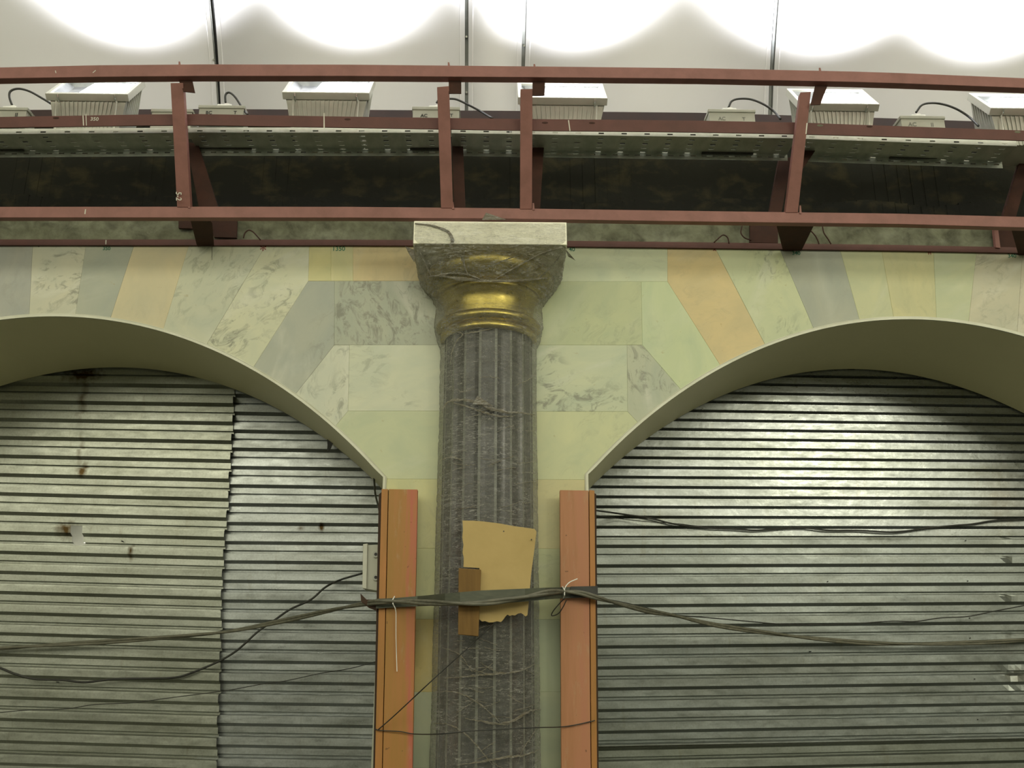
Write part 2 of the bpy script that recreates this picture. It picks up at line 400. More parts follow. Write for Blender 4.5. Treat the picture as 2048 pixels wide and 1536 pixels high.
GROUT = simple('grout_core', (.42, .42, .30), .8, 0, (.36, .35, .25), 8)
wall = struct_root('wall_front')
core = MB()
ztop = 4.47
def core_arch(k, xs):
    X, dz = ARCHES[k]
    for a, b in zip(xs[:-1], xs[1:]):
        za, zb = arch_z(a-X, dz)+.002, arch_z(b-X, dz)+.002
        core.hexa([(a, .026, za), (b, .026, zb), (b, .026, ztop), (a, .026, ztop)], [(a, 1.08, za), (b, 1.08, zb), (b, 1.08, ztop), (a, 1.08, ztop)])
L0, L1 = ARCHES[0][0]-HALF, ARCHES[0][0]+HALF
R0, R1 = ARCHES[1][0]-HALF, ARCHES[1][0]+HALF
core_arch(0, list(np.linspace(L0, L1, 49))); core_arch(1, list(np.linspace(R0, R1, 49)))
core.box(L1, R0, .026, 1.08, 0, ztop); core.box(L0-.9, L0, .026, 1.08, 0, ztop); core.box(R1, R1+.9, .026, 1.08, 0, ztop)
obj('wall_core', core, GROUT, wall)

# colours: linear RGB + veining
PALE = (.50, .505, .345, .8); GREY = (.335, .35, .285, .55); ORNG = (.54, .435, .215, .25); YEL = (.54, .50, .24, .4)
GREEN = (.48, .51, .315, .35); PINKY = (.49, .455, .315, .7); WHT = (.53, .54, .42, 1.0); GGRN = (.36, .37, .27, .25); CRM = (.55, .54, .34, .3)
BLUG = (.30, .315, .28, .4)
def tile(pts, colr, label=None, thick=.028):
    """pts: (X, Z) on the wall face, front at Y = 0"""
    n = len(pts); me = bpy.data.meshes.new('tile'); b = bmesh.new()
    dY = random.uniform(-.0007, .0007)
    fr = [b.verts.new((x, dY, z)) for x, z in pts]; bk = [b.verts.new((x, thick, z)) for x, z in pts]
    ff = b.faces.new(fr); b.faces.new(bk[::-1])
    for i in range(n): b.faces.new((fr[i], bk[i], bk[(i+1) % n], fr[(i+1) % n]))
    bmesh.ops.recalc_face_normals(b, faces=b.faces)
    bmesh.ops.bevel(b, geom=[e for e in ff.edges], offset=.0016, segments=1, affect='EDGES', clamp_overlap=True)
    b.to_mesh(me); b.free(); me.materials.append(MARBLE)
    o = bpy.data.objects.new('tile', me); COL.objects.link(o); o.parent = wall
    lu = .3*colr[0]+.6*colr[1]+.1*colr[2]; colr = tuple((c*.9+lu*.10)*1.03 for c in colr[:3])+(colr[3],)
    o.color = colr
    if label: o['label'] = label
    return o
def px(*q): return [WZ(*p) for p in q]
cxm = P(977, 700, 0)[0]
random.seed(4)
def X_(p): return WZ(*p)[0]
# left side, from the column leftwards
tile(px((706,562),(706,489.9),(900,490.9),(900,562)), ORNG, 'orange marble tile beside the capital')
tile(px((662,562),(662,489.9),(706,489.9),(706,562)), YEL, 'yellow marble tile with pencilled number')
tile(px((616.5,562),(618.5,489.9),(662,489.9),(662,562)), (.53,.49,.22,.2))
tile(px((669,562),(900,562),(900,690),(668.5,690)), (.37,.385,.29,1.0), 'grey marble tile with broad white streaks')
tile(px((699,690),(900,690),(900,822),(696,822)), (.53,.545,.40,.5))
a0 = WZ(672, 845)[0]; a1 = L1
tile([WZ(696,822)]+px((900,822))+[(cxm, WZ(778,958)[1]), (a1, WZ(778,958)[1])]+arc_pts(0, a1, a0)[0:], GREEN)
b0, b1 = X_((592,785)), a0
tile(px((668.5,690),(699,690),(696,822))+arc_pts(0, b1, b0), WHT, 'white marble tile with grey veins')
c0 = X_((507,737))
tile(px((616.5,562),(669,562),(668.5,690))+arc_pts(0, b0, c0), (.355,.37,.30,.7), 'slanted grey marble tile')
d0 = X_((414,686))
tile([top_at(532)]+px((618.5,489.9),(616.5,562))+arc_pts(0, c0, d0), (.52,.525,.36,1.0), 'pale marble tile with dark grey spots')
e0 = X_((327,655))
tile([top_at(378), top_at(532)]+arc_pts(0, d0, e0), (.475,.485,.35,.6))
f0 = X_((221.7,632))
tile([top_at(268.5), top_at(378)]+arc_pts(0, e0, f0), (.54,.47,.28,.15), 'buff orange marble tile over the arch')
g0 = X_((151,628))
tile([top_at(172), top_at(268.5)]+arc_pts(0, f0, g0), (.36,.375,.29,.3))
h0 = X_((58.6,629))
tile([top_at(65.5), top_at(172)]+arc_pts(0, g0, h0), (.50,.49,.36,.9))
# beyond the frame the joints repeat mirrored about the crown
XA = ARCHES[0][0]
mir = [(532, 414, 686), (378, 327, 655), (268.5, 221.7, 632), (172, 151, 628)]
tops = [2*XA-top_at(t)[0] for t, _, _ in mir]; bots = [2*XA-X_((b_, c_)) for _, b_, c_ in mir]
tz = top_at(0)[1]; tops[2] -= .16; bots[2] -= .16
tops[3] = top_at(65.5)[0]; bots[3] = h0
gl_ = [(.345,.35,.30,.3), (.47,.47,.34,.6), (.53,.48,.30,.2)]
seq = list(zip(tops, bots))[::-1]
for i in range(3):
    (t1, b1_), (t0, b0_) = seq[i], seq[i+1]
    tile([(t0, tz), (t1, tz)]+arc_pts(0, b1_, b0_), gl_[i])
t0, b0_ = seq[3]
tile([(L0-.9, tz), (t0, tz)]+arc_pts(0, b0_, L0)+[(L0-.9, ZSP[0])], PALE)
tile([(L0-.9, ZSP[0]), (L0, ZSP[0]), (L0, 0), (L0-.9, 0)], GREEN)
# right side
RC = 1060
tile([WZ(RC,563), top_at(RC), top_at(1335), WZ(1335,563)], (.49,.53,.345,.2))
tile(px((RC,563),(1282.5,563),(1284.6,690),(RC,690)), (.43,.465,.26,.35), 'olive marble tile with thin rusty lines')
tile(px((RC,690),(1254,690),(1255,823),(RC,823)), (.475,.51,.345,.95))
r0 = X_((1275,842))
tile([(cxm, WZ(778,958)[1])]+px((RC,823),(1255,823))+arc_pts(1, r0, R0)+[(R0, WZ(778,958)[1])], (.51,.53,.30,.25))
r1 = X_((1361,778))
tile(px((1255,823),(1254,690),(1284.6,690))+arc_pts(1, r1, r0), (.40,.425,.31,.9), 'grey veined marble tile beside the arch')
r2 = X_((1440,727))
tile(px((1284.6,690),(1282.5,563),(1335,563))+arc_pts(1, r2, r1), (.47,.53,.30,.3))
r3 = X_((1529.5,687))
tile([WZ(1335,563), top_at(1335), top_at(1430)]+arc_pts(1, r3, r2), (.56,.44,.20,.2), 'slanted orange marble tile')
r4 = X_((1627,657))
tile([top_at(1430), top_at(1559)]+arc_pts(1, r4, r3), (.48,.515,.30,1.0), 'mottled green and white marble tile')
r5 = X_((1719,639.5))
tile([top_at(1559), top_at(1680)]+arc_pts(1, r5, r4), (.33,.345,.27,.25), 'plain grey marble tile')
r6 = X_((1787,634))
tile([top_at(1680), top_at(1763)]+arc_pts(1, r6, r5), (.46,.47,.26,.3))
r7 = X_((1873,636))
tile([top_at(1763), top_at(1867)]+arc_pts(1, r7, r6), (.48,.455,.22,.15))
r8 = X_((1937.5,644))
tile([top_at(1867), top_at(1953)]+arc_pts(1, r8, r7), (.43,.46,.27,.3))
r9 = X_((2034,662))
tile([top_at(1953), top_at(2045)]+arc_pts(1, r9, r8), (.47,.445,.31,.7))
r10 = X_((2034,662))+.42
tile([top_at(2045), top_at(2185)]+arc_pts(1, r10, r9), (.50,.46,.33,.5))
tile([top_at(2185), top_at(2700), (top_at(2700)[0], ZSP[1])]+arc_pts(1, R1, r10), GREEN)
tile([(R1, ZSP[1]), (R1+.9, ZSP[1]), (R1+.9, 0), (R1, 0)], GREEN)
# narrow pier tiles under the spring line
zs = [WZ(778,958)[1], WZ(778,1096.4)[1], WZ(778,1238.4)[1], WZ(778,1384)[1], WZ(778,1536)[1], .35, 0]
lc = [(.52,.51,.25,.2), (.50,.50,.26,.2), (.52,.42,.15,.3), (.40,.43,.29,.2), (.40,.43,.29,.2), (.4,.42,.3,.2)]
rc = [(.51,.47,.24,.2), (.47,.49,.27,.6), (.36,.40,.27,.1), (.35,.38,.26,.1), (.36,.39,.27,.1), (.4,.42,.3,.2)]
xl, xr, cxm = L1, R0, P(977, 700, 0)[0]
for i in range(6):
    tile([(xl, zs[i]), (cxm, zs[i]), (cxm, zs[i+1]), (xl, zs[i+1])], lc[i], 'yellow orange stained pier tile' if i == 2 else None)
    tile([(cxm, zs[i]), (xr, zs[i]), (xr, zs[i+1]), (cxm, zs[i+1])], rc[i])

# soffits with their white edge trim
for k, (X, dz) in enumerate(ARCHES):
    tr = struct_root('trim_%d' % (k+1), (X, 0, ZSP[k]))
    us = np.linspace(-HALF, HALF, 73); path = [(X+u, arch_z(u, dz)) for u in us]
    path = [(X-HALF, 0.0)]+path+[(X+HALF, 0.0)]
    n = len(path); nrm = []
    for i in range(n):
        a = np.array(path[max(i-1, 0)]); b = np.array(path[min(i+1, n-1)]); t = (b-a)/np.linalg.norm(b-a); nrm.append(np.array([t[1], -t[0]]))
    nrm[0] = np.array([1., 0]); nrm[-1] = np.array([-1., 0])
    def off(i, d): return np.array(path[i])+nrm[i]*d
    def ribbon(prof, mi=0):
        mb = MB(); K = len(prof)
        for i in range(n):
            for (d, y) in prof:
                q = off(i, d); mb.v.append((q[0], y, q[1]))
        for i in range(n-1):
            for j in range(K):
                mb.f.append((i*K+j, i*K+(j+1) % K, (i+1)*K+(j+1) % K, (i+1)*K+j)); mb.m.append(mi)
        mb.f += [tuple(range(K)), tuple((n-1)*K+j for j in range(K-1, -1, -1))]; mb.m += [mi, mi]
        return mb
    obj('soffit_panel', ribbon([(.021, .0), (.021, 1.08), (.001, 1.08), (.001, .0)]), CREAM, tr, smooth=False)
    obj('edge_trim', ribbon([(.006, -.009), (.0225, -.009), (.0225, .004), (.006, .004)]), TRIMW, tr)
    obj('edge_bead', ribbon([(.000, -.006), (.004, -.006), (.004, .004), (.000, .004)]), TRIMW, tr)

# ------------------------------------------------------------------ plaster band, recess and vault
plaster = MB(); nx, nz = 260, 8
z0p, z1p = 4.46, 4.70
for j in range(nz+1):
    for i in range(nx+1):
        x = -5.4+11.2*i/nx; z = z0p+(z1p-z0p)*j/nz
        plaster.v.append((x, .03+.02*noise.noise((x*3, z*6, 1))+.012*noise.noise((x*14, z*18, 4)), z))
for j in range(nz):
    for i in range(nx):
        a = j*(nx+1)+i; plaster.f.append((a, a+1, a+nx+2, a+nx+1)); plaster.m.append(0)
obj('wall_plaster', plaster, CONC, kind='structure', smooth=True)
rec = MB()
rec.box(-5.4, 5.8, .075, .60, 4.62, 4.685)
for i in range(120):       # rough blocks and the recess wall
    x = -5.4+11.2*i/120
    y = .44+.05*noise.noise((x*1.3, 0, 3)); y2 = .42+.05*noise.noise(((x+.1)*1.3, 0, 3))
    zz = 5.02+.05*noise.noise((x*2, 7, 1))
    rec.box(x, x+.0934, y, y+.1, 4.66, 5.75)
    rec.box(x, x+.0934, y-.10, y, 4.66, zz)
obj('wall_recess', rec, RECSHADE, kind='structure')

def vaultY(z):
    d = z-5.75; return .40-.50*d-.20*max(d, 0)**2
def PV(px_, py_, dy=0):
    Y = .3
    for _ in range(30):
        p = P(px_, py_, Y); Y = .5*Y+.5*(vaultY(p[2])+dy)
    return P(px_, py_, Y)
ceil = struct_root('ceiling', (0, .4, 5.75))
def seam_x(pxtop, px200, z):
    a = PV(pxtop, 0); b = PV(px200, 200); return a[0]+(b[0]-a[0])*(z-a[2])/(b[2]-a[2])
seams = [(417.5,434, 427.5,441), (929.5,929.5, 937,936.5), (1046,1041, 1054,1048), (1549,1537.5, 1558,1546)]
zv = list(np.linspace(5.62, 9.4, 40))
def vsheet(xl_, xr_, dy, thick=.012):
    mb = MB()
    for z in zv:
        a, b = xl_(z), xr_(z); y = vaultY(z)+dy
        mb.v += [(a, y, z), (b, y, z), (b, y+thick, z), (a, y+thick, z)]
    for i in range(len(zv)-1):
        for k in range(4): mb.f.append((i*4+k, i*4+(k+1) % 4, (i+1)*4+(k+1) % 4, (i+1)*4+k)); mb.m.append(0)
    return mb
xs_ = [(lambda z: -5.2)]
for s_ in seams:
    xs_.append(lambda z, s_=s_: seam_x(s_[0], s_[1], z)); xs_.append(lambda z, s_=s_: seam_x(s_[2], s_[3], z))
xs_.append(lambda z: 5.6)
for i in range(0, 10, 2):
    a, b = xs_[i], xs_[i+1]
    obj('panel', vsheet(a, b, 0), VAULT, ceil, smooth=True)
    for side in (a, b):          # folded rim standing just inside each long edge
        if side in (xs_[0], xs_[-1]): continue
        sg = 1 if side is a else -1
        obj('panel_rim', vsheet(lambda z: side(z)+sg*(.030 if sg > 0 else .036), lambda z: side(z)+sg*(.036 if sg > 0 else .030), -.004, .006), VAULT, ceil)
for j, i in enumerate((1, 3, 5, 7)):
    a, b = xs_[i], xs_[i+1]
    obj('seam_profile', vsheet(lambda z: a(z)-.004, lambda z: b(z)+.004, .022, .01), VSEAM2 if j == 0 else VSEAM, ceil)
    if j in (0, 3):
        obj('seam_edge', vsheet(lambda z: a(z)+.004, lambda z: a(z)+.011, -.002, .02), VSEAM, ceil)
for (bx, by) in ((933, 74), (1048, 92), (933, 185), (428, 120)):
    p = PV(bx, by, .01); mb = MB(); mb.tube([p, p+np.array([0, -.012, -.006])], .008, 8); obj('bolt', mb, CHROME, ceil)

# ------------------------------------------------------------------ steel cornice frame (one welded thing)
fr = thing('cornice_frame', (0, -.5, 4.5), 'welded red oxide painted steel frame running above the marble arches', 'steel frame')
XS = list(range(-500, 2601, 100))
TB_T = [(-500,147),(0,134.5),(200,130),(400,128.3),(700,128.8),(1100,132.7),(1400,136),(1750,143.5),(2048,156),(2600,180)]
TB_B = [(-500,169),(0,156.6),(200,153.5),(400,151.8),(700,151.8),(1100,154.5),(1400,157.3),(1750,164.5),(2048,175.5),(2600,199)]
obj('beam', MB().strip(TB_T, TB_B, -.80, .062, XS), RED, fr, bevel=.003)
LB_T = [(-500,413.5),(0,413.3),(400,413),(700,413.3),(1000,416),(1350,421),(1800,427),(2048,433.4),(2600,447)]
LB_B = [(-500,435),(0,435),(400,435),(700,435.3),(1000,437),(1350,442.5),(1800,448),(2048,455),(2600,468)]
obj('beam', MB().strip(LB_T, LB_B, -.42, .052, XS), RED, fr, bevel=.003)
MR_T = [(-500,238),(0,233.8),(345,228),(372,227.6),(700,233.3),(1050,238),(1350,240.5),(1600,245),(1648,247),(2048,261),(2600,281)]
MR_B = [(-500,260),(0,255),(345,250),(372,249.8),(700,255),(1050,261),(1350,263.5),(1600,268),(1648,269.5),(2048,281),(2600,300)]
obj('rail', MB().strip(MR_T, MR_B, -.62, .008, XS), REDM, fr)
RR_T = [(-500,221),(0,220),(400,218),(700,219.5),(1000,221.5),(1400,225.5),(1750,235.5),(2048,246),(2600,262)]
RR_B = [(-500,246),(0,245),(400,243),(700,245),(1000,246),(1400,250),(1750,260),(2048,270),(2600,286)]
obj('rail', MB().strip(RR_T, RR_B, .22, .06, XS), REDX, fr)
BA_T = [(-500,478.5),(0,478.7),(700,479.3),(1130,481.5),(1400,484.5),(1800,490),(2048,495),(2600,509)]
BA_B = [(t, lerp_tab(TOPL, t)+.6) for t in (-500, 0, 400, 700, 1130, 1400, 1800, 2048, 2600)]
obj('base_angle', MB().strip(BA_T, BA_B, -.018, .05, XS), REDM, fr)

posts = [((341,166),(366,165.5),(381,414),(354,414)), ((874,174),(898,172),(906,416),(882,416)),
         ((1041,178),(1065,177.5),(1064,418),(1040,418)), ((1601,184.5),(1622,183.5),(1596,425),(1571,425)), ((2130,205),(2152,204),(2085,436),(2060,436)), ((-130,172),(-106,172),(-82,414),(-108,414))]
for q in posts:
    obj('post', MB().quad(q, [-.77, -.77, -.425, -.425], .05), RED, fr, bevel=.002)
tabs = [((356,158),(384,158),(390,185.5),(367,183)), ((897.5,160),(922.6,160),(922.6,187),(897.5,187)),
        ((1065,161),(1090,161),(1089.5,191),(1065,191)), ((1631,168),(1656,169),(1641,209),(1621,210))]
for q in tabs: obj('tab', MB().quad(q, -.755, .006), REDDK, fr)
struts = [((372,283),(396,288),(436,416),(398,416), -.34), ((904,288),(926,288),(931,418),(908,418), -.34),
          ((1065,291.5),(1088,291.5),(1080,420),(1064,420), -.34), ((1558,318),(1583,314),(1563,426),(1538,426), -.12), ((2040,322),(2064,322),(2030,440),(2004,440), -.2)]
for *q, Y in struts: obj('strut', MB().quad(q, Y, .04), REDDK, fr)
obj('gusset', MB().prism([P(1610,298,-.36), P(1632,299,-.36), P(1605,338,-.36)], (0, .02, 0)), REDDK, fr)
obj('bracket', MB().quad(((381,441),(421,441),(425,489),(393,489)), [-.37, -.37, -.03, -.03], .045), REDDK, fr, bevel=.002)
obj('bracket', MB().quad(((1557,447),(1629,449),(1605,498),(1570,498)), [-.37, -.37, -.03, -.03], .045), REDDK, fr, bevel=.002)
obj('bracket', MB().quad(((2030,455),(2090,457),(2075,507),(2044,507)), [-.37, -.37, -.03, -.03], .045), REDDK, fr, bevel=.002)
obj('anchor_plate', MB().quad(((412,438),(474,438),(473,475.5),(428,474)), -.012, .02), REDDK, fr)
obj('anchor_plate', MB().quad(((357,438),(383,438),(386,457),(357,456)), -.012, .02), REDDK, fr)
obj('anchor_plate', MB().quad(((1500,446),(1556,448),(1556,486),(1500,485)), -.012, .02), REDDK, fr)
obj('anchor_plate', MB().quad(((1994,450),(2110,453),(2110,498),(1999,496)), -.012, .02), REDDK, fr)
obj('anchor_rib', MB().quad(((1988,456),(1996,456),(2001,496),(1992,495)), -.03, .03), RED, fr)
# small tack stubs standing on the beams
for (x, y, Y, h) in ((359,129,-.79,6),(897.5,129.5,-.79,5),(1069,132,-.79,4),(1640,139.5,-.79,4),(906,416,-.43,12),(1067,418,-.43,12),(378,414,-.43,12),(1601,425,-.43,14)):
    obj('weld_stub', MB().quad(((x-2,y-h),(x+1,y-h),(x+2.5,y+2),(x-2,y+2)), Y+.004, .004), RED, fr)
# chalk and paint marks on the steel
for q, Y in ((((170,419),(172,418),(171,428),(168.5,428)), -.4215), (((211,480),(213,480),(212.6,488.6),(210.6,488.6)), -.0195), (((110,141),(111.5,141),(112.5,146),(111,146)), -.8015), (((185,145),(191,140),(192,141),(186,146)), -.8015),
             (((647,226),(649,226),(649.5,256),(647,256)), -.6215), (((1136,240),(1138,240),(1141,262),(1139,262)), -.6215), (((1613,246),(1615.5,246),(1613,268),(1611,268)), -.785), (((165,231),(167,231),(168,251),(166,251)), -.6215), (((171,228),(172.5,228),(173.5,251),(172,251)), -.6215)):
    obj('chalk_mark', MB().quad(q, Y, .001), CHALK, fr)
for (x, y) in ((112,236),(695,238.5),(1090,245.5),(1184,246),(1640,251),(1739,253),(2035,264)):
    p = P(x, y, -.6205); mb = MB(); mb.add([p+np.array([.016*math.cos(a)*1.3, 0, .008*math.sin(a)]) for a in np.linspace(0, 2*math.pi, 12, endpoint=False)]+[p+np.array([0, -.0012, 0])], [(i, (i+1) % 12, 12) for i in range(12)])
    obj('bolt_head', mb, REDDK if x not in (1640, 2035) else CONC, fr)
text('chalk_number', '350', 180, 241, -.6216, .036, CHALK, fr, 0.02)
text('chalk_number', '5-2', 352, 383, -.47, .05, CHALK, fr, 1.45, slant=.2)

# ------------------------------------------------------------------ marker numbers on the marble
def wtxt(s, x, y, h, mat, r=0): text('marker_number', s, x, y, -.0012, h, mat, wall, r)
wtxt('1350', 664, 501.5, .045, GREENINK, -.02); wtxt('40', 1138, 502, .042, GREENINK)
wtxt('350', 205, 500, .035, GREENINK); wtxt('340', 1584, 509.5, .04, GREENINK); wtxt('340', 2016, 515, .04, GREENINK)
wtxt('*', 519, 509, .10, REDINK); wtxt('H', 1856, 509, .032, REDINK); wtxt('x', 1426, 501.5, .045, REDINK)
for q in (((423.6,490),(424.6,490),(424.4,520),(423.6,520)), ((77,490),(78.3,490),(78.3,494),(77,494)), ((1562,500.6),(1588,501.2),(1588,502.6),(1562,502)), ((2028,508.5),(2060,509.5),(2060,511),(2028,510))):
    obj('marker_line', MB().quad(q, -.0012, .001), INK, wall)

# ------------------------------------------------------------------ perforated cable trays
def tray(label, xa, xb, ya, yb, nper):
    A = P(xa, ya, -.50); B = P(xb, yb, -.50); n = int(round((B[0]-A[0])/.155))
    t = thing('cable_tray', tuple((A+B)/2), label, 'cable tray', 'perforated cable trays')
    Lx = B[0]-A[0]; per = Lx/n
    def sheet(prof, rows, mult, w, name):
        """prof: (dy, dz) points across; rows: indices of strips that carry slots"""
        mb = MB(); cols = [0.0]; hole = []
        m_ = n*mult; pp = Lx/m_
        for i in range(m_):
            cols += [i*pp+pp*.5-w/2, i*pp+pp*.5+w/2]; hole += [False, True]
        cols.append(Lx); hole.append(False); K = len(prof)
        for c in cols:
            z = A[2]+(B[2]-A[2])*c/Lx
            for dy, dz in prof: mb.v.append((A[0]+c, -.5+dy, z+dz))
        for i in range(len(cols)-1):
            for k in range(K-1):
                if hole[i] and k in rows: continue
                mb.f.append((i*K+k, i*K+k+1, (i+1)*K+k+1, (i+1)*K+k)); mb.m.append(0)
        return obj(name, mb, GLIP if name == 'front_flange' else GALV, t, solid=.0015)
    sheet([(.012, .040), (0, .040), (0, .020), (0, .010), (0, 0)], [2], 1, .036, 'front_flange')
    sheet([(0, 0), (.035, 0), (.047, 0), (.085, 0), (.105, 0), (.14, 0), (.152, 0), (.185, 0), (.2, 0)], [1, 3, 5, 7], 1, .036, 'tray_bottom')
    sheet([(.2, 0), (.2, -.020), (.2, -.030), (.2, -.052)], [1], 2, .036, 'rear_flange')
    return t
tray('perforated cable tray left of the first steel post', -330, 352, 271, 266, 0)
tray('perforated cable tray between the first and second steel posts', 376, 884, 265.5, 266, 0)
tray('longest perforated cable tray, spanning from the second to the fourth steel post', 903, 1592, 266, 276.5, 0)
tray('short perforated cable tray right of the fourth steel post, ending near frame edge', 1600, 2034, 277, 292, 0)
for i, (xa, xb, y, lb) in enumerate(((-40,47,297,'beneath the leftmost tray'), (395,503,293,'beneath the tray after the first post'), (820,890,296,'next to the second post'), (1404,1507,304,'beneath the longest tray'), (1780,1876,313,'beneath the tray beyond the fourth post'))):  # black bars drawn for the dark strips under the trays
    tag(obj('dark_bar', MB().quad(((xa,y-3.5),(xb,y-3+.01*(xb-xa)),(xb,y+2.5+.01*(xb-xa)),(xa,y+2.5)), -.318, .012), BLACK), 'short black bar '+lb, 'splice bar', 'dark bars under the trays')

# ------------------------------------------------------------------ floodlights
def floodlight(xl_, xr_, yb_, lit0, label):
    A = P(xl_, yb_, -.50); B = P(xr_, yb_, -.50); w = B[0]-A[0]; c = (A+B)/2
    t = thing('floodlight', tuple(c), label, 'floodlight', 'floodlights along the cornice')
    al = math.radians(50); Lg = .36; dirv = np.array([0, math.cos(al), math.sin(al)]); nrm_ = np.array([0, -math.sin(al), math.cos(al)])
    X = np.array([1., 0, 0]); o = np.array([c[0], -.50, c[2]])
    h = w/2
    def pt(x, s, d): return o+X*x+dirv*s+nrm_*d
    # frame ring of four bars, mitred into one part
    mb = MB(); rw = .028
    outer = [(-h, 0), (h, 0), (h, Lg), (-h, Lg)]; inner = [(-h+rw, rw), (h-rw, rw), (h-rw, Lg-rw), (-h+rw, Lg-rw)]
    dn, up_ = -.038, .012
    vs_ = [pt(x, s, up_) for x, s in outer]+[pt(x, s, up_) for x, s in inner]+[pt(x, s, dn) for x, s in outer]+[pt(x, s, dn) for x, s in inner]
    fs = []
    for i in range(4):
        j = (i+1) % 4
        fs += [(i, j, 4+j, 4+i), (8+i, 12+i, 12+j, 8+j), (i, 8+i, 8+j, j), (4+i, 4+j, 12+j, 12+i)]
    mb.add(vs_, fs); obj('frame', mb, LAMPL, t, bevel=.003)
    # housing: frustum under the frame
    k = .022; topq = [pt(-h+k, .01, dn), pt(h-k, .01, dn), pt(h-k, Lg-.01, dn), pt(-h+k, Lg-.01, dn)]
    zb = o[2]-.23; h2 = h-.062
    botq = [np.array([c[0]-h2, -.435, zb]), np.array([c[0]+h2, -.435, zb]), np.array([c[0]+h2, -.17, zb]), np.array([c[0]-h2, -.17, zb])]
    hb = MB(); hb.add(topq+botq, [(4, 5, 6, 7), (0, 4, 7, 3), (1, 2, 6, 5), (0, 1, 5, 4), (3, 7, 6, 2)])
    hs = obj('housing', hb, LAMPG, t)
    # cooling fins on the front of the housing and on both flanks
    nf = 14; fm = None
    for i in range(nf):
        u = (i+.5)/nf; a = topq[0]+(topq[1]-topq[0])*(.1+.8*u); b = botq[0]+(botq[1]-botq[0])*(.1+.8*u)
        a = a+np.array([0, -.001, -.01])
        ww = np.array([.0035, 0, 0]); D = np.array([0, -.006, 0])
        obj('fin', MB().hexa([a-ww+D, a+ww+D, b+ww+D, b-ww+D], [a-ww, a+ww, b+ww, b-ww]), LAMPG, hs)
    for sx, (i0, i1, j0, j1) in ((-1, (0, 3, 0, 3)), (1, (1, 2, 1, 2))):
        for i in range(7):
            u = (i+1)/8; a = topq[i0]+(topq[i1]-topq[i0])*u; b = botq[j0]+(botq[j1]-botq[j0])*u; b = a+(b-a)*.5
            ww = np.array([0, .0035, 0]); D = np.array([sx*.012, 0, 0])
            obj('fin', MB().hexa([a-ww+D, a+ww+D, b+ww+D*.3, b-ww+D*.3], [a-ww, a+ww, b+ww, b-ww]), LAMPG, hs)
    # reflector bowl and lit lamp panel
    rf = MB(); d0 = -.03
    ti = [pt(x, s, -.001) for x, s in inner]; bi = [pt(x*.8, rw+(s-rw)*.8+.03, d0) for x, s in inner]
    rf.add(ti+bi, [(4, 5, 6, 7), (0, 4, 5, 1), (1, 5, 6, 2), (2, 6, 7, 3), (3, 7, 4, 0)])
    obj('reflector', rf, REFL, t)
    xl2 = (P(lit0, yb_, -.45)-c)[0]
    lamp = MB(); lamp.hexa([pt(xl2, rw+.004, -.010), pt(h-rw-.004, rw+.004, -.010), pt(h-rw-.004, Lg-rw-.004, -.010), pt(xl2+.03, Lg-rw-.004, -.010)],
                           [pt(xl2, rw+.004, -.016), pt(h-rw-.004, rw+.004, -.016), pt(h-rw-.004, Lg-rw-.004, -.016), pt(xl2+.03, Lg-rw-.004, -.016)])
    obj('lamp', lamp, LAMPON, t, label='lit white lamp')
    g = MB(); g.hexa([pt(x, s, .003) for x, s in inner], [pt(x, s, .006) for x, s in inner]); obj('glass', g, GLASS, t)
    for sx in (-1, 1):
        x = sx*(h-.085)
        obj('clip', MB().tube([pt(x, -.004, .006), pt(x, -.012, -.01), pt(x, -.004, -.045)], .006, 6), CHROME, t)
        a = pt(x+sx*.012, .0, -.04)+np.array([0, -.02, -.012])
        obj('stay', MB().tube([a, a+np.array([-sx*.004, .01, -.10]), a+np.array([-sx*.008, .03, -.2])], .0055, 6), LAMPL, t)
    # the light it throws up on to the vault
    d = bpy.data.lights.new('flood_beam', 'SPOT'); d.energy = 500; d.spot_size = math.radians(108); d.spot_blend = .85; d.shadow_soft_size = .10; d.color = (.98, .99, 1.0)
    lo = bpy.data.objects.new('flood_beam', d); COL.objects.link(lo); lo.parent = t
    wp = pt(.07, Lg*.55, .14); lo.location = Vector((wp-c).tolist()); lo.rotation_euler = (math.radians(180+6), 0, 0)
    return t
floodlight(90, 256, 191, 152, 'lit grey floodlight left of the first steel post, leftmost in the photo')
floodlight(564, 739, 188.5, 624, 'lit grey floodlight midway between the first and second steel posts')
floodlight(1036, 1215, 199, 1086, 'lit grey floodlight directly right of the third steel post, above the capital')
floodlight(1600, 1759, 211, 1646, 'lit grey floodlight partly behind the fourth steel post')
floodlight(1981, 2150, 220.5, 2006, 'lit grey floodlight cut off by the right frame edge')

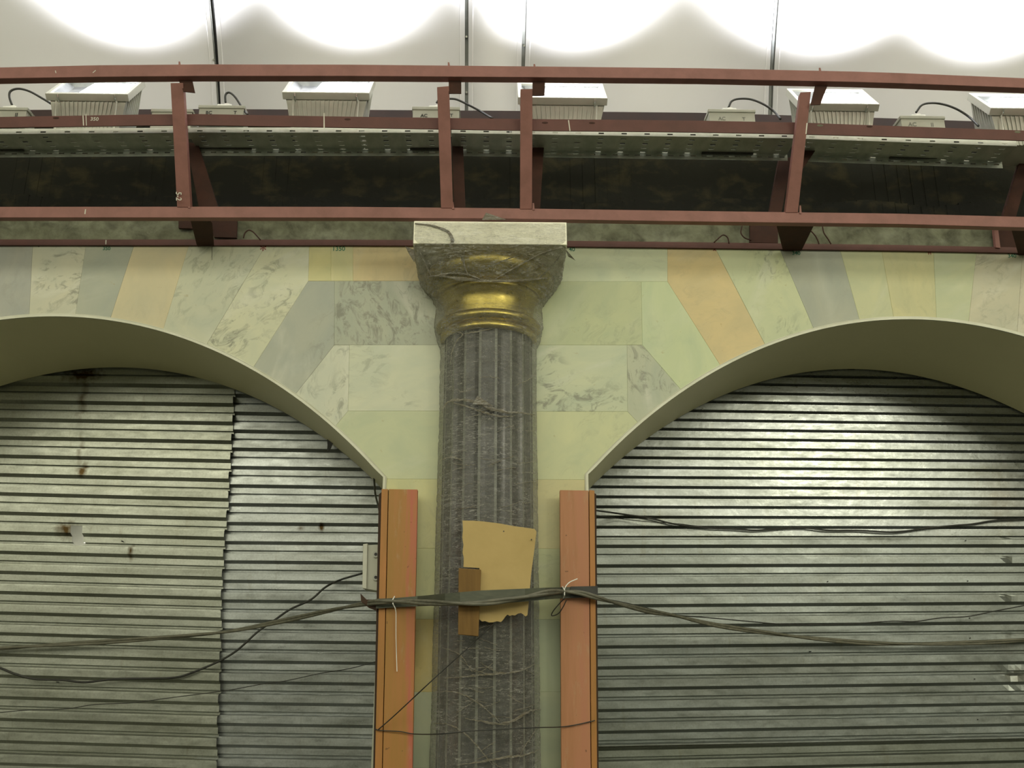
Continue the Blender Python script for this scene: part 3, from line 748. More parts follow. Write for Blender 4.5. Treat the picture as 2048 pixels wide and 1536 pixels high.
# ------------------------------------------------------------------ control gear boxes with their cables
def gear_box(xl_, xr_, yt, capx, cable, marks, label, mk=INK):
    Y = -.42; A = P(xl_, yt, Y); B = P(xr_, yt, Y); c = (A+B)/2
    t = thing('control_gear_box', tuple(c), label, 'junction box', 'control gear boxes')
    z = c[2]; dep = .14
    obj('body', MB().box(A[0]+.006, B[0]-.006, Y+.006, Y+dep-.006, z-.15, z-.024), PLASTIC, t, bevel=.004)
    obj('lid', MB().box(A[0], B[0], Y, Y+dep, z-.024, z), PLASTIC, t, bevel=.004)
    if capx:
        a = P(capx[0], yt, Y+.05)[0]; b = P(capx[1], yt, Y+.05)[0]
        cp = obj('cable_gland', MB().box(a, b, Y+.03, Y+.10, z, z+.030), WHITEP, t, bevel=.006)
        q = np.array([(a+b)/2+.01, Y+.07, z+.03]); obj('gland_nut', MB().tube([q, q+np.array([0, 0, .014])], .026, 12), WHITEP, cp)
        cable[0] = (cable[0][0], cable[0][1]+4)
        obj('cable', MB().tube(pxpath(cable, Y+.07, 8), .0075, 8), BLACK, t, smooth=True, label='black cable')
    for s_, x, y, h_ in marks: text('marker_letters', s_, x, y, Y+.0045, h_, mk, t)
    return t
gear_box(-35, 56, 214, (8,36), [(24,206),(19,195),(20,184),(29,178.5),(43,178),(62,184),(85,197),(103,208,-.44)], [('II', 29, 233, .04)], 'pale grey control gear box left of the leftmost floodlight, cut by frame edge')
gear_box(302, 386, 217.5, None, [], [], 'low pale grey control gear box without cable, behind the first steel post')
gear_box(396.7, 490, 210, (436,465), [(451,201),(450.5,192),(454,186),(461,186),(471,195),(483,213),(495,229,-.45)], [('BC', 411, 228, .034), ('T', 467, 228, .034)], 'pale grey control gear box lettered BC, right of the first steel post')
gear_box(824, 920, 213, (858,888), [(873,202),(880,199),(900,197.5),(915,199.5),(937,210),(960,222),(985,237,-.45)], [('AC', 841, 234, .034), ('T', 900, 233.5, .034)], 'pale grey control gear box lettered AC, behind the second steel post')
FINTINK = simple('faint_pencil', (.22, .22, .19), .6)
gear_box(1416, 1511, 218, (1443,1472), [(1457,211),(1464,202),(1480,197.5),(1503,199),(1528,209),(1548,223),(1561,238,-.45)], [('AC', 1437, 240, .036), ('T', 1485, 241, .036)], 'pale grey control gear box faintly marked AC T, between third and fourth steel posts', FINTINK)
gear_box(1800, 1890, 231, (1820,1849), [(1832,221),(1844,210),(1864,206),(1888,209),(1913,218),(1937,233),(1957,252,-.45)], [('AC', 1817, 252, .042), ('II', 1862, 253, .042)], 'pale grey control gear box faintly marked AC II, right of the fourth steel post', FINTINK)

# ------------------------------------------------------------------ column
cx, cy = cxm, 0.0
col_ = thing('engaged_column', (cx, 0, 0), 'dark fluted half column with brass capital, standing between the two arches', 'column')
NF = 18; prof_r = .292; zt = 3.775
shaft = MB(); nz_ = 40; ring = []
for i in range(NF//2+1):
    a = math.radians(-90+20*i)
    ring += [(a-math.radians(1.6), prof_r, 1), (a+math.radians(1.6), prof_r, 0)]
    if i < NF//2:
        for k in range(1, 6): ring.append((a+math.radians(1.6+16.8*k/6), prof_r-.014*math.sin(math.pi*k/6)**.8, 0))
nr = len(ring)
zz_ = [0, zt]
for z in zz_:
    for a, r, _ in ring: shaft.v.append((cx+r*math.sin(a), -r*math.cos(a), z))
for k in range(nr-1):
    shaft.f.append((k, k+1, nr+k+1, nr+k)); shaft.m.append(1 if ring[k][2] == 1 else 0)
STONE = simple('dark_grey_marble', (.060, .061, .062), .22, 0, (.11, .112, .11), 5, (1, 1, 1), .35, .7, 0, 60, .5)
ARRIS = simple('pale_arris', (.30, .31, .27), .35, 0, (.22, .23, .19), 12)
obj('shaft', shaft, [STONE, ARRIS], col_)
A90 = math.pi/2
obj('astragal', MB().lathe([(.295, zt-.02), (.318, zt-.02), (.325, zt), (.32, zt+.03), (.312, zt+.036)]+[(.316+.038*math.sin(math.pi*k/10), zt+.072-.036*math.cos(math.pi*k/10)) for k in range(11)]+[(.30, zt+.11)], cx, 0, -A90, A90, 48), GOLD, col_, smooth=True, label='polished brass neck ring')
obj('necking', MB().lathe([(.305, zt+.105), (.302, zt+.15), (.303, zt+.20), (.312, zt+.245), (.335, zt+.27)], cx, 0, -A90, A90, 48), GOLD, col_, smooth=True, label='brass collar')
obj('echinus', MB().lathe([(.335, zt+.268), (.345, zt+.285), (.34, zt+.295)]+[(.34+.105*math.sin(math.pi/2*k/10), zt+.30+.13*(1-math.cos(math.pi/2*k/10))) for k in range(11)]+[(.43, zt+.455), (.40, zt+.47), (.40, 4.26)], cx, 0, -A90, A90, 48), GOLD, col_, smooth=True, label='brass rounded cushion')
qa = [P(828,441.5,-.49), P(1133,445,-.49), P(1133,489,-.49), P(828,487.5,-.49)]
z_t = (qa[0][2]+qa[1][2])/2; z_b = (qa[2][2]+qa[3][2])/2; xa_, xb_ = qa[0][0], qa[1][0]
obj('abacus', MB().box(xa_, xb_, -.49, .0, z_b, z_t), ABAC, col_, bevel=.003, label='square cream stone slab on top')

# stretch film around it
wrap = thing('plastic_wrap', (cx, -.3, 2), 'dusty clear stretch film wound around the column and its capital', 'plastic wrap')
acx = (xa_+xb_)/2; ahw = (xb_-xa_)/2+.004
fprof = [(0.0, .322, 2.0), (1.2, .322, 2.0), (2.6, .318, 2.0), (3.3, .315, 2), (3.70, .318, 2), (3.78, .345, 2), (3.86, .362, 2), (3.92, .358, 2), (4.0, .352, 2.1), (4.05, .375, 2.2), (4.10, .415, 2.4), (4.17, .465, 3.2), (4.205, .474, 4.5), (z_b-.004, ahw, 14), (z_b+.03, ahw+.001, 40), (z_t-.01, ahw+.001, 40)]
zsf = np.concatenate([np.linspace(0, 1.3, 30), np.linspace(1.31, 3.7, 420), np.linspace(3.705, z_t-.01, 130)])
na = 150; fm = MB()
fz = [p[0] for p in fprof]
for z in zsf:
    R = np.interp(z, fz, [p[1] for p in fprof]); N = np.interp(z, fz, [p[2] for p in fprof])
    cc = np.interp(z, [3.9, z_b], [cx, acx])
    for i in range(na+1):
        a = math.radians(-90+180*i/na)
        s_, c_ = math.sin(a), math.cos(a)
        r = R/((abs(s_)**N+abs(c_)**N)**(1/N))
        u = a*R
        amp = .0045
        if z > 3.7: amp = .006
        if z > 4.02: amp = .009
        if z > z_b-.02: amp = .0025
        sl = .35 if z > 2.6 else -.5
        w1 = noise.noise((u*5, (z+sl*u)*34, 1.5)); w2 = noise.noise((u*11+3, (z-.6*u)*60, 7)); w3 = noise.noise((u*2.2, z*3, 5))
        d = amp*(1-2*abs(w1))*.8+amp*.5*(1-2*abs(w2))+amp*.8*w3
        if i in (0, na): d = 0
        r += max(d, -.008)
        fm.v.append((cc+r*s_, min(-r*c_, -.001), z))
nc = na+1
for j in range(len(zsf)-1):
    for i in range(na):
        q = j*nc+i; fm.f.append((q, q+1, q+nc+1, q+nc)); fm.m.append(2 if zsf[j] >= z_b-.006 else 3 if zsf[j] > 4.055 else 1 if 3.9 < zsf[j] else 0)
obj('film', fm, [FILM, FILMC, FILMA, FILME], wrap, smooth=True, normals=False)

def cyl_Y(x_px, y_px, R=.345):
    """depth of the film surface at that pixel"""
    Y = -R
    for _ in range(12):
        p = P(x_px, y_px, Y); dx = min(abs(p[0]-cx), R*.995); Y = -math.sqrt(R*R-dx*dx)
    return Y
def fold(tab, w, name='fold', R=.338, flat=.35, mat=None, par=None, seed=0):
    pts = smooth_pts([P(x, y, cyl_Y(x, y, R)) for x, y in tab], 8); n = len(pts)
    pts = [p+np.array([0, .004*noise.noise((i*.5, seed, 0)), .006*noise.noise((i*.6, seed, 9))]) for i, p in enumerate(pts)]
    rr = [max(.002, w*(.25+.75*math.sin(math.pi*min(max(i/(n-1), .04), .96)))*(.75+.6*noise.noise((i*.35, seed, 3)))) for i in range(n)]
    return obj(name, MB().tube(pts, rr, 7, flat=flat), mat or FILMD, par or wrap, smooth=True)
fold([(884,826),(893,806),(915,800),(945,803),(980,817),(1010,824),(1045,826),(1070,830)], .014, seed=1)
fold([(905,805),(930,812),(960,822),(995,832),(1030,832)], .009, seed=2)
fold([(883,920),(895,915),(912,916),(925,922)], .008, seed=3)
fold([(900,660),(925,668),(915,680),(905,700),(900,730)], .008, seed=4)
fold([(925,668),(950,664),(985,657)], .007, seed=14)
fold([(890,1356),(925,1354),(960,1350),(1000,1347),(1040,1342),(1070,1328)], .008, seed=5)
fold([(930,1437),(965,1443),(1000,1448),(1030,1440),(1060,1422),(1082,1419)], .010, seed=6)
fold([(870,1384),(910,1384),(950,1402),(985,1430),(1000,1446)], .006, seed=7)
fold([(868,1446),(900,1450),(935,1472),(965,1505),(985,1530)], .006, seed=8)
fold([(1080,1442),(1065,1470),(1045,1500),(1035,1530)], .005, seed=9)
fold([(915,1530),(960,1524),(1010,1515),(1050,1510),(1078,1500)], .009, seed=10)
fold([(920,1320),(950,1340),(985,1350)], .004, seed=11); fold([(885,1295),(920,1310),(945,1345)], .004, seed=12)
fold([(960,1325),(985,1340),(1000,1348)], .004, seed=13)
random.seed(8)
for i in range(46):         # small creases over the lower film
    x = random.uniform(892, 1060); y = random.uniform(1260, 1530) if i % 2 else random.uniform(700, 1030)
    dx = random.uniform(18, 52); s_ = random.uniform(-.8, .6) if i % 2 else random.uniform(-.45, .05)
    x2 = min(x+dx, 1072); fold([(x, y), ((x+x2)/2, y+s_*dx*.5+random.uniform(-3, 3)), (x2, y+s_*dx)], random.uniform(.0016, .003), seed=20+i, name='crease', R=.333)
# twisted folds on the capital
def fold3(tab, w, seed, flat=.4, name='fold'):
    pts = smooth_pts([P(*q) for q in tab], 8); n = len(pts)
    rr = [max(.003, w*(.4+.6*math.sin(math.pi*i/(n-1)))*(.8+.5*noise.noise((i*.3, seed, 3)))) for i in range(n)]
    obj(name, MB().tube(pts, rr, 7, flat=flat), FILMD, wrap, smooth=True)
fold3([(830,447,-.497),(858,450,-.497),(880,456,-.497),(897,464,-.498),(905,480,-.5),(902,493,-.49),(915,505,-.475),(925,516,-.46),(930,535,-.43),(936,549,-.41)], .013, 31)
fold3([(900,492,-.48),(918,497,-.475),(926,505,-.47),(924,522,-.45)], .018, 32)
fold3([(856,553,-.28),(880,551,-.34),(910,556,-.38),(950,560,-.39),(1000,562,-.39),(1050,560,-.36),(1095,556,-.28)], .013, 33)
fold3([(870,552,-.33),(905,546,-.38),(935,549,-.40),(960,558,-.40)], .010, 34)
fold3([(990,558,-.40),(1030,535,-.43),(1080,508,-.46),(1125,494,-.485)], .007, 35)
fold3([(960,542,-.42),(1010,520,-.45),(1070,500,-.48)], .005, 36)
fold3([(1075,560,-.3),(1110,525,-.3),(1128,498,-.40)], .009, 37)
fold3([(840,505,-.44),(852,530,-.36),(862,552,-.3)], .009, 38)
for i, q in enumerate((((964,440,-.50),(972,425,-.47),(1012,439,-.5)), ((810,492,-.2),(830,500,-.3),(828,524,-.3),(818,508,-.2)), ((1131,498,-.35),(1151,521,-.3),(1136,513,-.3)), ((945,808,-.345),(955,791,-.36),(985,812,-.35)))):
    pts = [P(*p) for p in q]; obj('loose_flap', MB().prism(pts, (0.002, .003, 0)), FILMD, wrap)

# ------------------------------------------------------------------ plywood piece and block on the column
ply = [(925,1041),(950,1041.5),(968,1043),(1000,1047),(1026,1052),(1060,1056.5),(1069,1058),(1073,1063),(1068.6,1100),(1062,1150),(1060,1175),(1057,1210),(1055,1230),(1051,1233),(1047,1229),(1042,1226),(1036,1227),(1030,1231),(1024,1230),(1020,1232),(1015,1229),(1011,1233),(1006,1240),(1002,1244),(994,1242.5),(986,1244.5),(978,1245),(970,1242),(964,1243),(958,1238),(957,1216),(957,1180),(959,1136),(927,1134),(927.5,1115),(925,1105),(927,1090),(924.5,1075),(926,1060)]
PLY = simple('pale_plywood', (.46, .335, .135), .6, 0, (.40, .29, .11), 5, None, .3, .7, .1, 60, .3)
tag(obj('plywood_sheet', MB().prism([P(x, y, -.372+.02*(x-1000)/75) for x, y in ply], (0, .006, 0)), PLY), 'torn pale plywood offcut with jagged lower edge, held against the wrapped column', 'plywood')
for (x, y) in ((1007.5, 1062.5), (1063, 1079)):
    p = P(x, y, -.372); o = obj('nail_hole', MB().tube([p, p+np.array([0, .01, 0])], .004, 8), INK, bpy.data.objects['plywood_sheet'])
BLK = wood('brown_wood_block', (.19, .105, .026), (.13, .07, .016), 4, (9, 1, .8))
tag(obj('wood_block', MB().quad(((917,1136),(962,1139),(957,1272.5),(916,1269)), -.425, .045), BLK, bevel=.003), 'short brown wooden batten wedged behind the strap on the column', 'wood block')

# ------------------------------------------------------------------ painted boards at the pier's edges
LBM = stripe_board('orange_and_pink_board', (.37, .165, .045), (.32, .165, .035), (.42, .12, .07), P(777,978,-.13)[0], (.34, -.022))
RBM = stripe_board('salmon_board', (.40, .18, .085), (.34, .15, .065), (.40, .165, .09), P(1121,978,-.13)[0], (.25, .022))
DKW = simple('dark_wood_edge', (.05, .025, .012), .8)
yb, YB = 1600, -.13
lb = thing('painted_board', tuple(P(795,1250,YB)), 'orange and pink painted timber casing on the left edge of the pier', 'board')
obj('plank', MB().quad(((777.5,978),(835,979),(823.5,yb),(764,yb)), YB, .05), LBM, lb, bevel=.002)
obj('edge_plank', MB().quad(((763,978),(776,978),(762.5,yb),(748,yb)), YB+.004, .115), BOARD_O, lb, bevel=.002)
obj('backing_strip', MB().quad(((757.5,989),(763,984),(750,yb),(745,yb)), YB+.03, .09), DKW, lb)
rb = thing('painted_board', tuple(P(1155,1250,YB)), 'salmon orange painted timber casing on the right edge of the pier', 'board')
obj('plank', MB().quad(((1120,980),(1177,981),(1182,yb),(1123,yb)), YB, .05), RBM, rb, bevel=.002)
obj('edge_plank', MB().quad(((1178.5,980),(1189,981),(1195,yb),(1183.5,yb)), YB+.004, .115), BOARD_O, rb, bevel=.002)
obj('backing_strip', MB().quad(((1188,986),(1192.5,988),(1198,yb),(1193,yb)), YB+.03, .09), DKW, rb)

# ------------------------------------------------------------------ strap, ties, cables
def sy(x): return lerp_tab([(750,-.15),(835,-.16),(890,-.40),(920,-.45),(1050,-.44),(1090,-.36),(1125,-.165),(1200,-.15)], x)
ST = [(752,1197.5),(790,1196),(850,1191),(900,1186),(960,1181),(1040,1177.5),(1100,1175),(1140,1174),(1195,1172.5)]
SB = [(752,1217),(790,1214.5),(850,1212),(900,1210),(960,1209),(1040,1204),(1100,1198),(1140,1196),(1195,1195)]
strap = thing('rubber_strap', tuple(P(960,1195,-.45)), 'dark grey strap stretched across both boards and the column', 'strap')
obj('band', MB().strip(ST, SB, sy, .006, [752,770,790,810,835,850,870,890,905,920,940,960,980,1000,1020,1050,1070,1090,1110,1125,1140,1160,1180,1195]), STRAP, strap)
obj('strap_tail', MB().prism([P(754,1199,-.12), P(754,1222,-.12), P(738,1216,-.10), P(722,1203,-.09), P(721,1187,-.09), P(733,1199,-.10)], (0, .006, 0)), DKW, strap)
obj('end_cover', MB().quad(((1141,1173),(1195.5,1172),(1196,1194.5),(1141,1195)), -.172, .008), BLACK, strap)

def cable(name, tab, Y, r, mat, label, seg=8):
    return tag(obj(name, MB().tube(pxpath(tab, Y, 8), r, seg), mat, smooth=True), label, 'cable' if 'wire' not in name else 'wire')
YS = 1.04
main = [(-410,1335,1.03),(-200,1312,1.02),(0,1297,1.02),(120,1289,1.0),(250,1281,.95),(440,1265,.75),(560,1243,.6),(660,1221,.3),(720,1209,0.),(756,1204,-.185),(800,1203,-.20),(850,1205,-.33),(905,1207,-.475),(960,1206.5,-.485),(1010,1201,-.48),(1060,1192,-.46),(1095,1185,-.385),(1125,1183,-.215),(1160,1186,-.20),(1196,1196,-.18),(1240,1208,0.),(1300,1223,.3),(1348,1231,.5),(1430,1250,.7),(1530,1265,.85),(1620,1276,.98),(1720,1285,1.04),(1820,1288,1.05),(1930,1286,1.05),(2048,1280,1.05),(2250,1262,1.05),(2500,1225,1.05)]
mp_ = pxpath(main, 0, 8)
dc = thing('power_cable', tuple(mp_[len(mp_)//2]), 'thick dusty grey twin cable running right across, tied onto the strap', 'cable')
for ph in (0, math.pi):
    tw = []
    for i, p in enumerate(mp_):
        a = i*.16+ph; tw.append(p+np.array([0, .006*math.cos(a), .008*math.sin(a)]))
    obj('strand', MB().tube(tw, .0095, 8), CABLE, dc, smooth=True)
cable('black_cable', [(-400,1220,1.0),(-200,1290,1.0),(-60,1315,1.0),(0,1336),(30,1348),(70,1358),(125,1360),(170,1364.5),(230,1358),(300,1357),(350,1355),(385,1345),(437,1323),(475,1300),(515,1264),(548,1241),(580,1219),(622,1199),(650,1175),(680,1160),(727,1146,.5)], 1.05, .0075, BLACK, 'thin black cable sagging over the left sheets into the wall box')
cable('thin_wire', [(-410,1470),(-150,1440),(0,1425),(60,1420),(130,1418),(190,1409),(260,1406),(330,1397),(400,1388),(460,1380),(520,1369),(570,1362),(640,1347),(700,1337),(756,1322,.5)], 1.0, .0028, BLACK, 'hair-thin dark wire low across the left corrugated sheets')
cable('black_cable', [(1186,1020,.6),(1215,1024,.9),(1250,1029),(1299,1036),(1348,1048),(1406,1055),(1470,1058),(1512,1060.5),(1560,1057),(1608,1055.5),(1655,1060.5),(1720,1061),(1789,1064),(1861,1055.5),(1910,1051),(1946,1048),(1990,1041),(2048,1038),(2250,1030),(2480,1040)], 1.075, .0065, BLACK, 'black cable sagging across the bright upper ribs in the right arch')
cable('thin_wire', [(1188,1030,.6),(1230,1036),(1290,1043),(1350,1047),(1400,1053)], 1.03, .003, BLACK, 'thin dark wire just below the black cable at the right arch edge')
cable('thin_wire', [(1200,1196,.2),(1260,1208,.5),(1348,1229,.8),(1400,1234),(1440,1237.5),(1500,1243),(1560,1248),(1640,1249),(1700,1248),(1780,1242.5),(1830,1243),(1880,1236),(1935,1233),(1990,1222),(2048,1211),(2250,1170),(2480,1120)], 1.02, .004, BLACK, 'twisted dark wire above the thick cable in the right arch')
cable('tie_wire', [(757,1459,-.14),(790,1430,-.2),(850,1374,-.33),(900,1328,-.37),(940,1292,-.375),(985,1250,-.37)], 0, .0035, BLACK, 'dark tie wire slanting from the left board up to the plywood')
cable('tie_wire', [(750,1458,-.13),(762,1461,-.14),(800,1463,-.15),(829,1468,-.16),(880,1468,-.36),(930,1463,-.38),(975,1460,-.385),(1030,1457,-.38),(1080,1455,-.34),(1120,1454,-.16),(1150,1450,-.145),(1190,1441,-.14)], 0, .003, BLACK, 'dark tie wire strung level between both boards near the bottom')
cable('black_cable', [(748,948,.95),(749,970,.8),(751,990,.6),(756,1010,.3),(759,1022,.1)], 0, .007, BLACK, 'short black cable dropping beside the left board under the arch')
# cable ties
z1 = thing('cable_tie', tuple(P(788,1203,-.2)), 'white cable tie on the left board with a long hanging tail', 'cable tie')
obj('loop', MB().tube([P(789,1193,-.165), P(785,1200,-.20), P(786,1208,-.20), P(791,1217,-.165)], .0035, 6), WHITEP, z1)
obj('tail', MB().tube(pxpath([(787,1210,-.19),(790,1216,-.18),(792,1228,-.16),(792,1270,-.15),(793,1310,-.15),(794,1343,-.15)], 0), .0032, 6, flat=.5), WHITEP, z1)
z2 = thing('cable_tie', tuple(P(1128,1185,-.2)), 'white cable tie on the right board with its tail pointing upward', 'cable tie')
obj('loop', MB().tube([P(1125,1173,-.175), P(1129,1180,-.22), P(1129,1190,-.22), P(1127,1196,-.18)], .0035, 6), WHITEP, z2)
obj('tail', MB().tube(pxpath([(1128,1181,-.22),(1132,1172,-.21),(1140,1164,-.20),(1155,1157.5,-.19)], 0), .0032, 6, flat=.5), WHITEP, z2)
cable('wire_loop', [(1130,1196,-.19),(1120,1206,-.18),(1108,1220,-.17),(1103,1229,-.16),(1106,1231.5,-.16),(1117,1227,-.17),(1126,1214,-.18),(1133,1200,-.19)], 0, .0032, BLACK, 'small black wire loop hanging under the strap at the right board')

# wall box on the left board's outer side
jb = thing('wall_box', tuple(P(745,1135,.0)), 'grey metal connection box fixed behind the left board', 'junction box')
obj('body', MB().quad(((733,1090),(759,1089),(757,1182),(730,1178)), .02, .16), PLASTIC, jb, bevel=.004)
obj('lid', MB().quad(((726,1088),(735,1087),(733,1178),(724.5,1176)), .0, .18), PLASTIC, jb, bevel=.003)
for y in (1109, 1155):
    p = P(752, y, .018); k_ = obj('knob', MB().tube([p, p+np.array([0, -.012, 0])], .020, 14), LAMPG, jb); obj('socket_hole', MB().tube([p+np.array([0, -.0115, 0]), p+np.array([0, -.0135, 0])], .010, 10), INK, k_)
tag(obj('torn_rag', MB().prism([P(656,866,1.0), P(668,874,1.0), P(667,884,1.0), P(661,897,1.0), P(654,904,1.0), P(655,890,1.0), P(654,876,1.0)], (0, .01, 0)), BLACK), 'small black torn scrap hanging at the left arch soffit', 'scrap')

# rebar and wire ends poking from the plaster band
for i, (tab, lb_) in enumerate((([(487,476),(490,466),(497,460.5),(505,463),(514,472),(521,480)], 'bent rusty wire loop in the plaster right of the left bracket'),
        ([(1428,485),(1440,474),(1447,470),(1455,475),(1458,487)], 'bent rusty wire loop in the plaster above the orange tile'),
        ([(1484,452),(1482,466),(1490,476),(1503,480)], 'curled wire end beside the dark anchor plate'),
        ([(1622,462),(1631,472),(1636,482),(1638,488)], 'short rusty wire just right of the tapered bracket'),
        ([(1645,453),(1648,466),(1656,478),(1662,488)], 'longer rusty wire second right of the tapered bracket'))):
    tag(obj('rusty_wire', MB().tube(pxpath(tab, -.02, 6), .0045, 6), REDDK, smooth=True), lb_, 'wire', 'rusty wires in the plaster band')

# ------------------------------------------------------------------ corrugated sheets closing the arches
def corr(label, xl_, xr_, y0, y1, Y, slope, mat, edgeL=None, edgeR=None, hole=None, dents=(), line=(0, 0), per=.144, twin=False, ncol=60):
    """xl_, xr_: pixel edges (functions of py); slope(z): how far the sheet hangs out of level"""
    xm = (xl_((y0+y1)/2)+xr_((y0+y1)/2))/2
    za, zb = P(xm, y0, Y)[2], P(xm, y1, Y)[2]; Xm = P(xm, (y0+y1)/2, Y)[0]
    mb = MB(); rows = []
    if twin:      # even ribs: two alike grooves to a period
        prof = [(0, -.016), (.050, -.016), (.066, .016), (.0665, .026), (.0695, .026), (.074, -.016), (.124, -.016), (.140, .016), (.1405, .026), (.1435, .026)]; full = .148
    else:
        prof = [(0, -.018), (.043, -.018), (.066, .016), (.109, .016), (.110, .042), (.128, .042), (.1385, -.018)]; full = .1495
    prof = [(a*per/full, b) for a, b in prof]
    L_ = P(line[0], line[1], Y); zl = L_[2]+slope(line[1])*(L_[0]-Xm)
    phase = ((.056*per/full)-(za-zl)) % per
    z = za+.0
    k = 0; i = math.floor(phase/per)
    t0 = phase
    while True:
        base = i*per
        done = False
        for dz_, dy in prof:
            zz = za-(base+dz_-t0)
            if zz > za: continue
            if zz < zb: done = True; break
            rows.append((zz, dy, i))
        if done: break
        i += 1
    ref = -2.0
    def py_of(zz): return np.interp(zz, [zb, za], [y1, y0])
    xa0, xb0 = P(xl_((y0+y1)/2), (y0+y1)/2, Y)[0], P(xr_((y0+y1)/2), (y0+y1)/2, Y)[0]
    ts = list(np.linspace(0, 1, ncol))
    hx = None
    if hole: 
        hx = (P(hole[0], hole[2], Y)[0], P(hole[1], hole[2], Y)[0], P(hole[0], hole[3], Y)[2], P(hole[0], hole[2], Y)[2])
        ts += [(hx[0]-xa0)/(xb0-xa0), (hx[1]-xa0)/(xb0-xa0)]; ts.sort()
    nc = len(ts)
    sd = random.random()*50
    for zz, dy, ip in rows:
        py = py_of(zz); xa, xb = P(xl_(py), py, Y)[0], P(xr_(py), py, Y)[0]
        jr = .008*(random.Random(ip*7+int(sd)).random()-.5)
        for t in ts:
            x = xa+(xb+jr-xa)*t
            w = .0035*noise.noise((x*1.1, zz*2.2, sd))+.0015*noise.noise((x*4, zz*9, sd+3))
            for (dx_, dz_, rad, am) in dents:
                q = ((x-dx_)**2+(zz-dz_)**2)/rad**2
                if q < 4: w += am*math.exp(-q*2)*(.6+1.6*noise.noise((x*22, zz*22, 8)))
            mb.v.append((x, Y+dy+w, zz-slope(py)*(x-Xm)))
    for j in range(len(rows)-1):
        for t in range(nc-1):
            if hx:
                xc = xa0+(xb0-xa0)*(ts[t]+ts[t+1])/2; zc = (rows[j][0]+rows[j+1][0])/2
                if hx[0] < xc < hx[1] and hx[2]-.002 < zc < hx[3]+.002: continue
            q = j*nc+t; mb.f.append((q, q+1, q+nc+1, q+nc)); mb.m.append(0)
    o = obj('corrugated_sheet', mb, mat, solid=.0012)
    return tag(o, label, 'corrugated sheet', 'corrugated metal sheets closing the arches')
def sp(x, y, Y, rx, rz, k, c=(.05, .030, .006)):
    p = P(x, y, Y); return (p[0], p[1], p[2], rx, rz, k, c)
RUST = (.06, .035, .008)
ML = sheet_mat('galvanised_left', (.42, .435, .385), (.30, .31, .26), [sp(165,750,1.1,.22,.10,.9,RUST), sp(166,942,1.1,.05,.09,.9,RUST), sp(160,905,1.1,.03,.25,.4,RUST), sp(135,1060,1.1,.12,.10,.8,RUST), sp(262,1105,1.1,.03,.09,.7,RUST), sp(165,800,1.1,.05,.25,.5,RUST)], .40)
ML2 = sheet_mat('galvanised_left_inner', (.46, .485, .49), (.30, .315, .30), [sp(642,1053,1.13,.035,.05,.9,RUST), sp(600,1055,1.13,.05,.03,.5,RUST)], .38)
MR1 = sheet_mat('galvanised_right_upper', (.37, .39, .39), (.24, .255, .235), [sp(2000,1000,1.13,.3,.4,.3,(.12,.09,.05)), sp(1430,1075,1.13,.5,.03,.5,(.06,.06,.04))], .34)
MR2 = sheet_mat('galvanised_right_lower', (.31, .335, .325), (.24, .255, .235), [sp(2040,1355,1.13,.22,.10,.30,(.12,.10,.07)), sp(2020,1290,1.13,.2,.10,.2,(.14,.12,.09)), sp(1760,1078,1.13,.4,.03,.5,(.05,.05,.03))], .40)  # this and the bottom sheet: lost vault reflection painted as a darker base
MR3 = sheet_mat('galvanised_right_bottom', (.29, .31, .28), (.22, .235, .20), [], .45)
def S(tab): return lambda y: lerp_tab(tab, y)
edge = S([(700,469),(850,465),(1000,456),(1100,447),(1250,440),(1400,437),(1600,432)])
corr('pale corrugated sheet with a small cut hole, leftmost in the left arch', lambda y: -420, edge, 705, 1640, 1.10, S([(700,.004),(830,.011),(1011,.023),(1500,.030)]), ML, hole=(153,176,1051,1087), line=(0,1105), per=.144)
corr('brighter corrugated sheet partly behind the pale one, beside the left board', lambda y: edge(y)-45, lambda y: 800, 705, 1640, 1.145, S([(700,.02),(850,.015),(1100,.006),(1500,.016)]), ML2, line=(690,1126.5), per=.142)
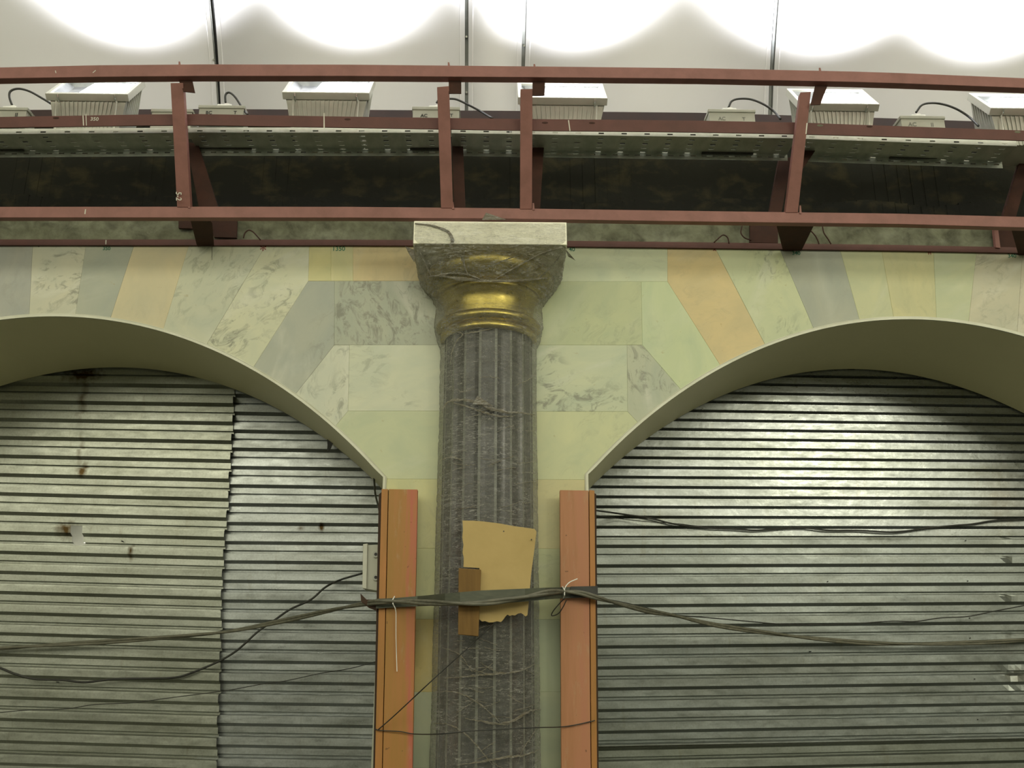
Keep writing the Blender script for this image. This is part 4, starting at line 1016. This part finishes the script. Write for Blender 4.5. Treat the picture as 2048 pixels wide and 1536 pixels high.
dr = [tuple(P(x, y, 1.13)[[0, 2]])+(r_, a_) for x, y, r_, a_ in ((2022,1355,.10,.022),(2015,1082,.03,-.015),(2013,1118,.03,-.015),(2013,1198,.035,-.02),(2018,1435,.035,-.02),(2020,1275,.04,.02),(1788,1060,.02,-.012))]
corr('upper dented corrugated sheet with bright reflections in the right arch', lambda y: 1150, lambda y: 2520, 715, 1080, 1.122, S([(715,.014),(860,.009),(1093,-.004)]), MR1, dents=dr, line=(1700,826), per=.148, twin=True, ncol=110)
corr('middle grey corrugated sheet in the right arch, crumpled at its far edge', lambda y: 1150, lambda y: 2520, 1066, 1484, 1.130, S([(1070,-.003),(1300,-.011),(1500,-.018)]), MR2, dents=dr, line=(1348,1093), per=.142, ncol=110)
corr('lowest grey corrugated sheet in the right arch at the bottom edge', lambda y: 1150, lambda y: 2520, 1472, 1640, 1.138, S([(1400,-.017),(1640,-.024)]), MR3, line=(1348,1496), per=.142)
for nm, dots in (('', [(380,903),(353,941),(378,985),(398,1149),(397,1191),(395,1233),(392,1273),(390,1315),(390,1357),(403,1109),(243,1082),(243,1104),(223,1264),(232,1310),(113,1364),(214,1394),(156,864)]),
                 ('.002', [(1580,832),(1772,783),(1579,908),(1583,945),(1803,1040)]), ('.003', [(1656,1163),(1936,1162),(1940,1236),(1941,1276),(1950,1358),(1956,1439),(1622,1303),(1932,1081)])):
    so = bpy.data.objects['corrugated_sheet'+nm]
    for (x, y) in dots:
        p = P(x, y, 1.085 if nm == '' else 1.105); obj('screw_head', MB().tube([p, p+np.array([0, .035, 0])], .0042, 6), INK, so)
# the pale room behind that shows through the cut hole
bw = MB(); bw.box(-5.6, 5.6, 1.9, 2.0, 0, 4.6)
obj('wall_back', bw, simple('pale_back_wall', (.6, .6, .5), .8), kind='structure')
bl = bpy.data.lights.new('back_room_fill', 'POINT'); bl.energy = 5; bl.shadow_soft_size = .1; bl.color = (1, .98, .85)  # added unseen fill light for the wall behind the hole
bo = bpy.data.objects.new('back_room_fill', bl); COL.objects.link(bo); bo.location = tuple(P(175, 1110, 1.6))
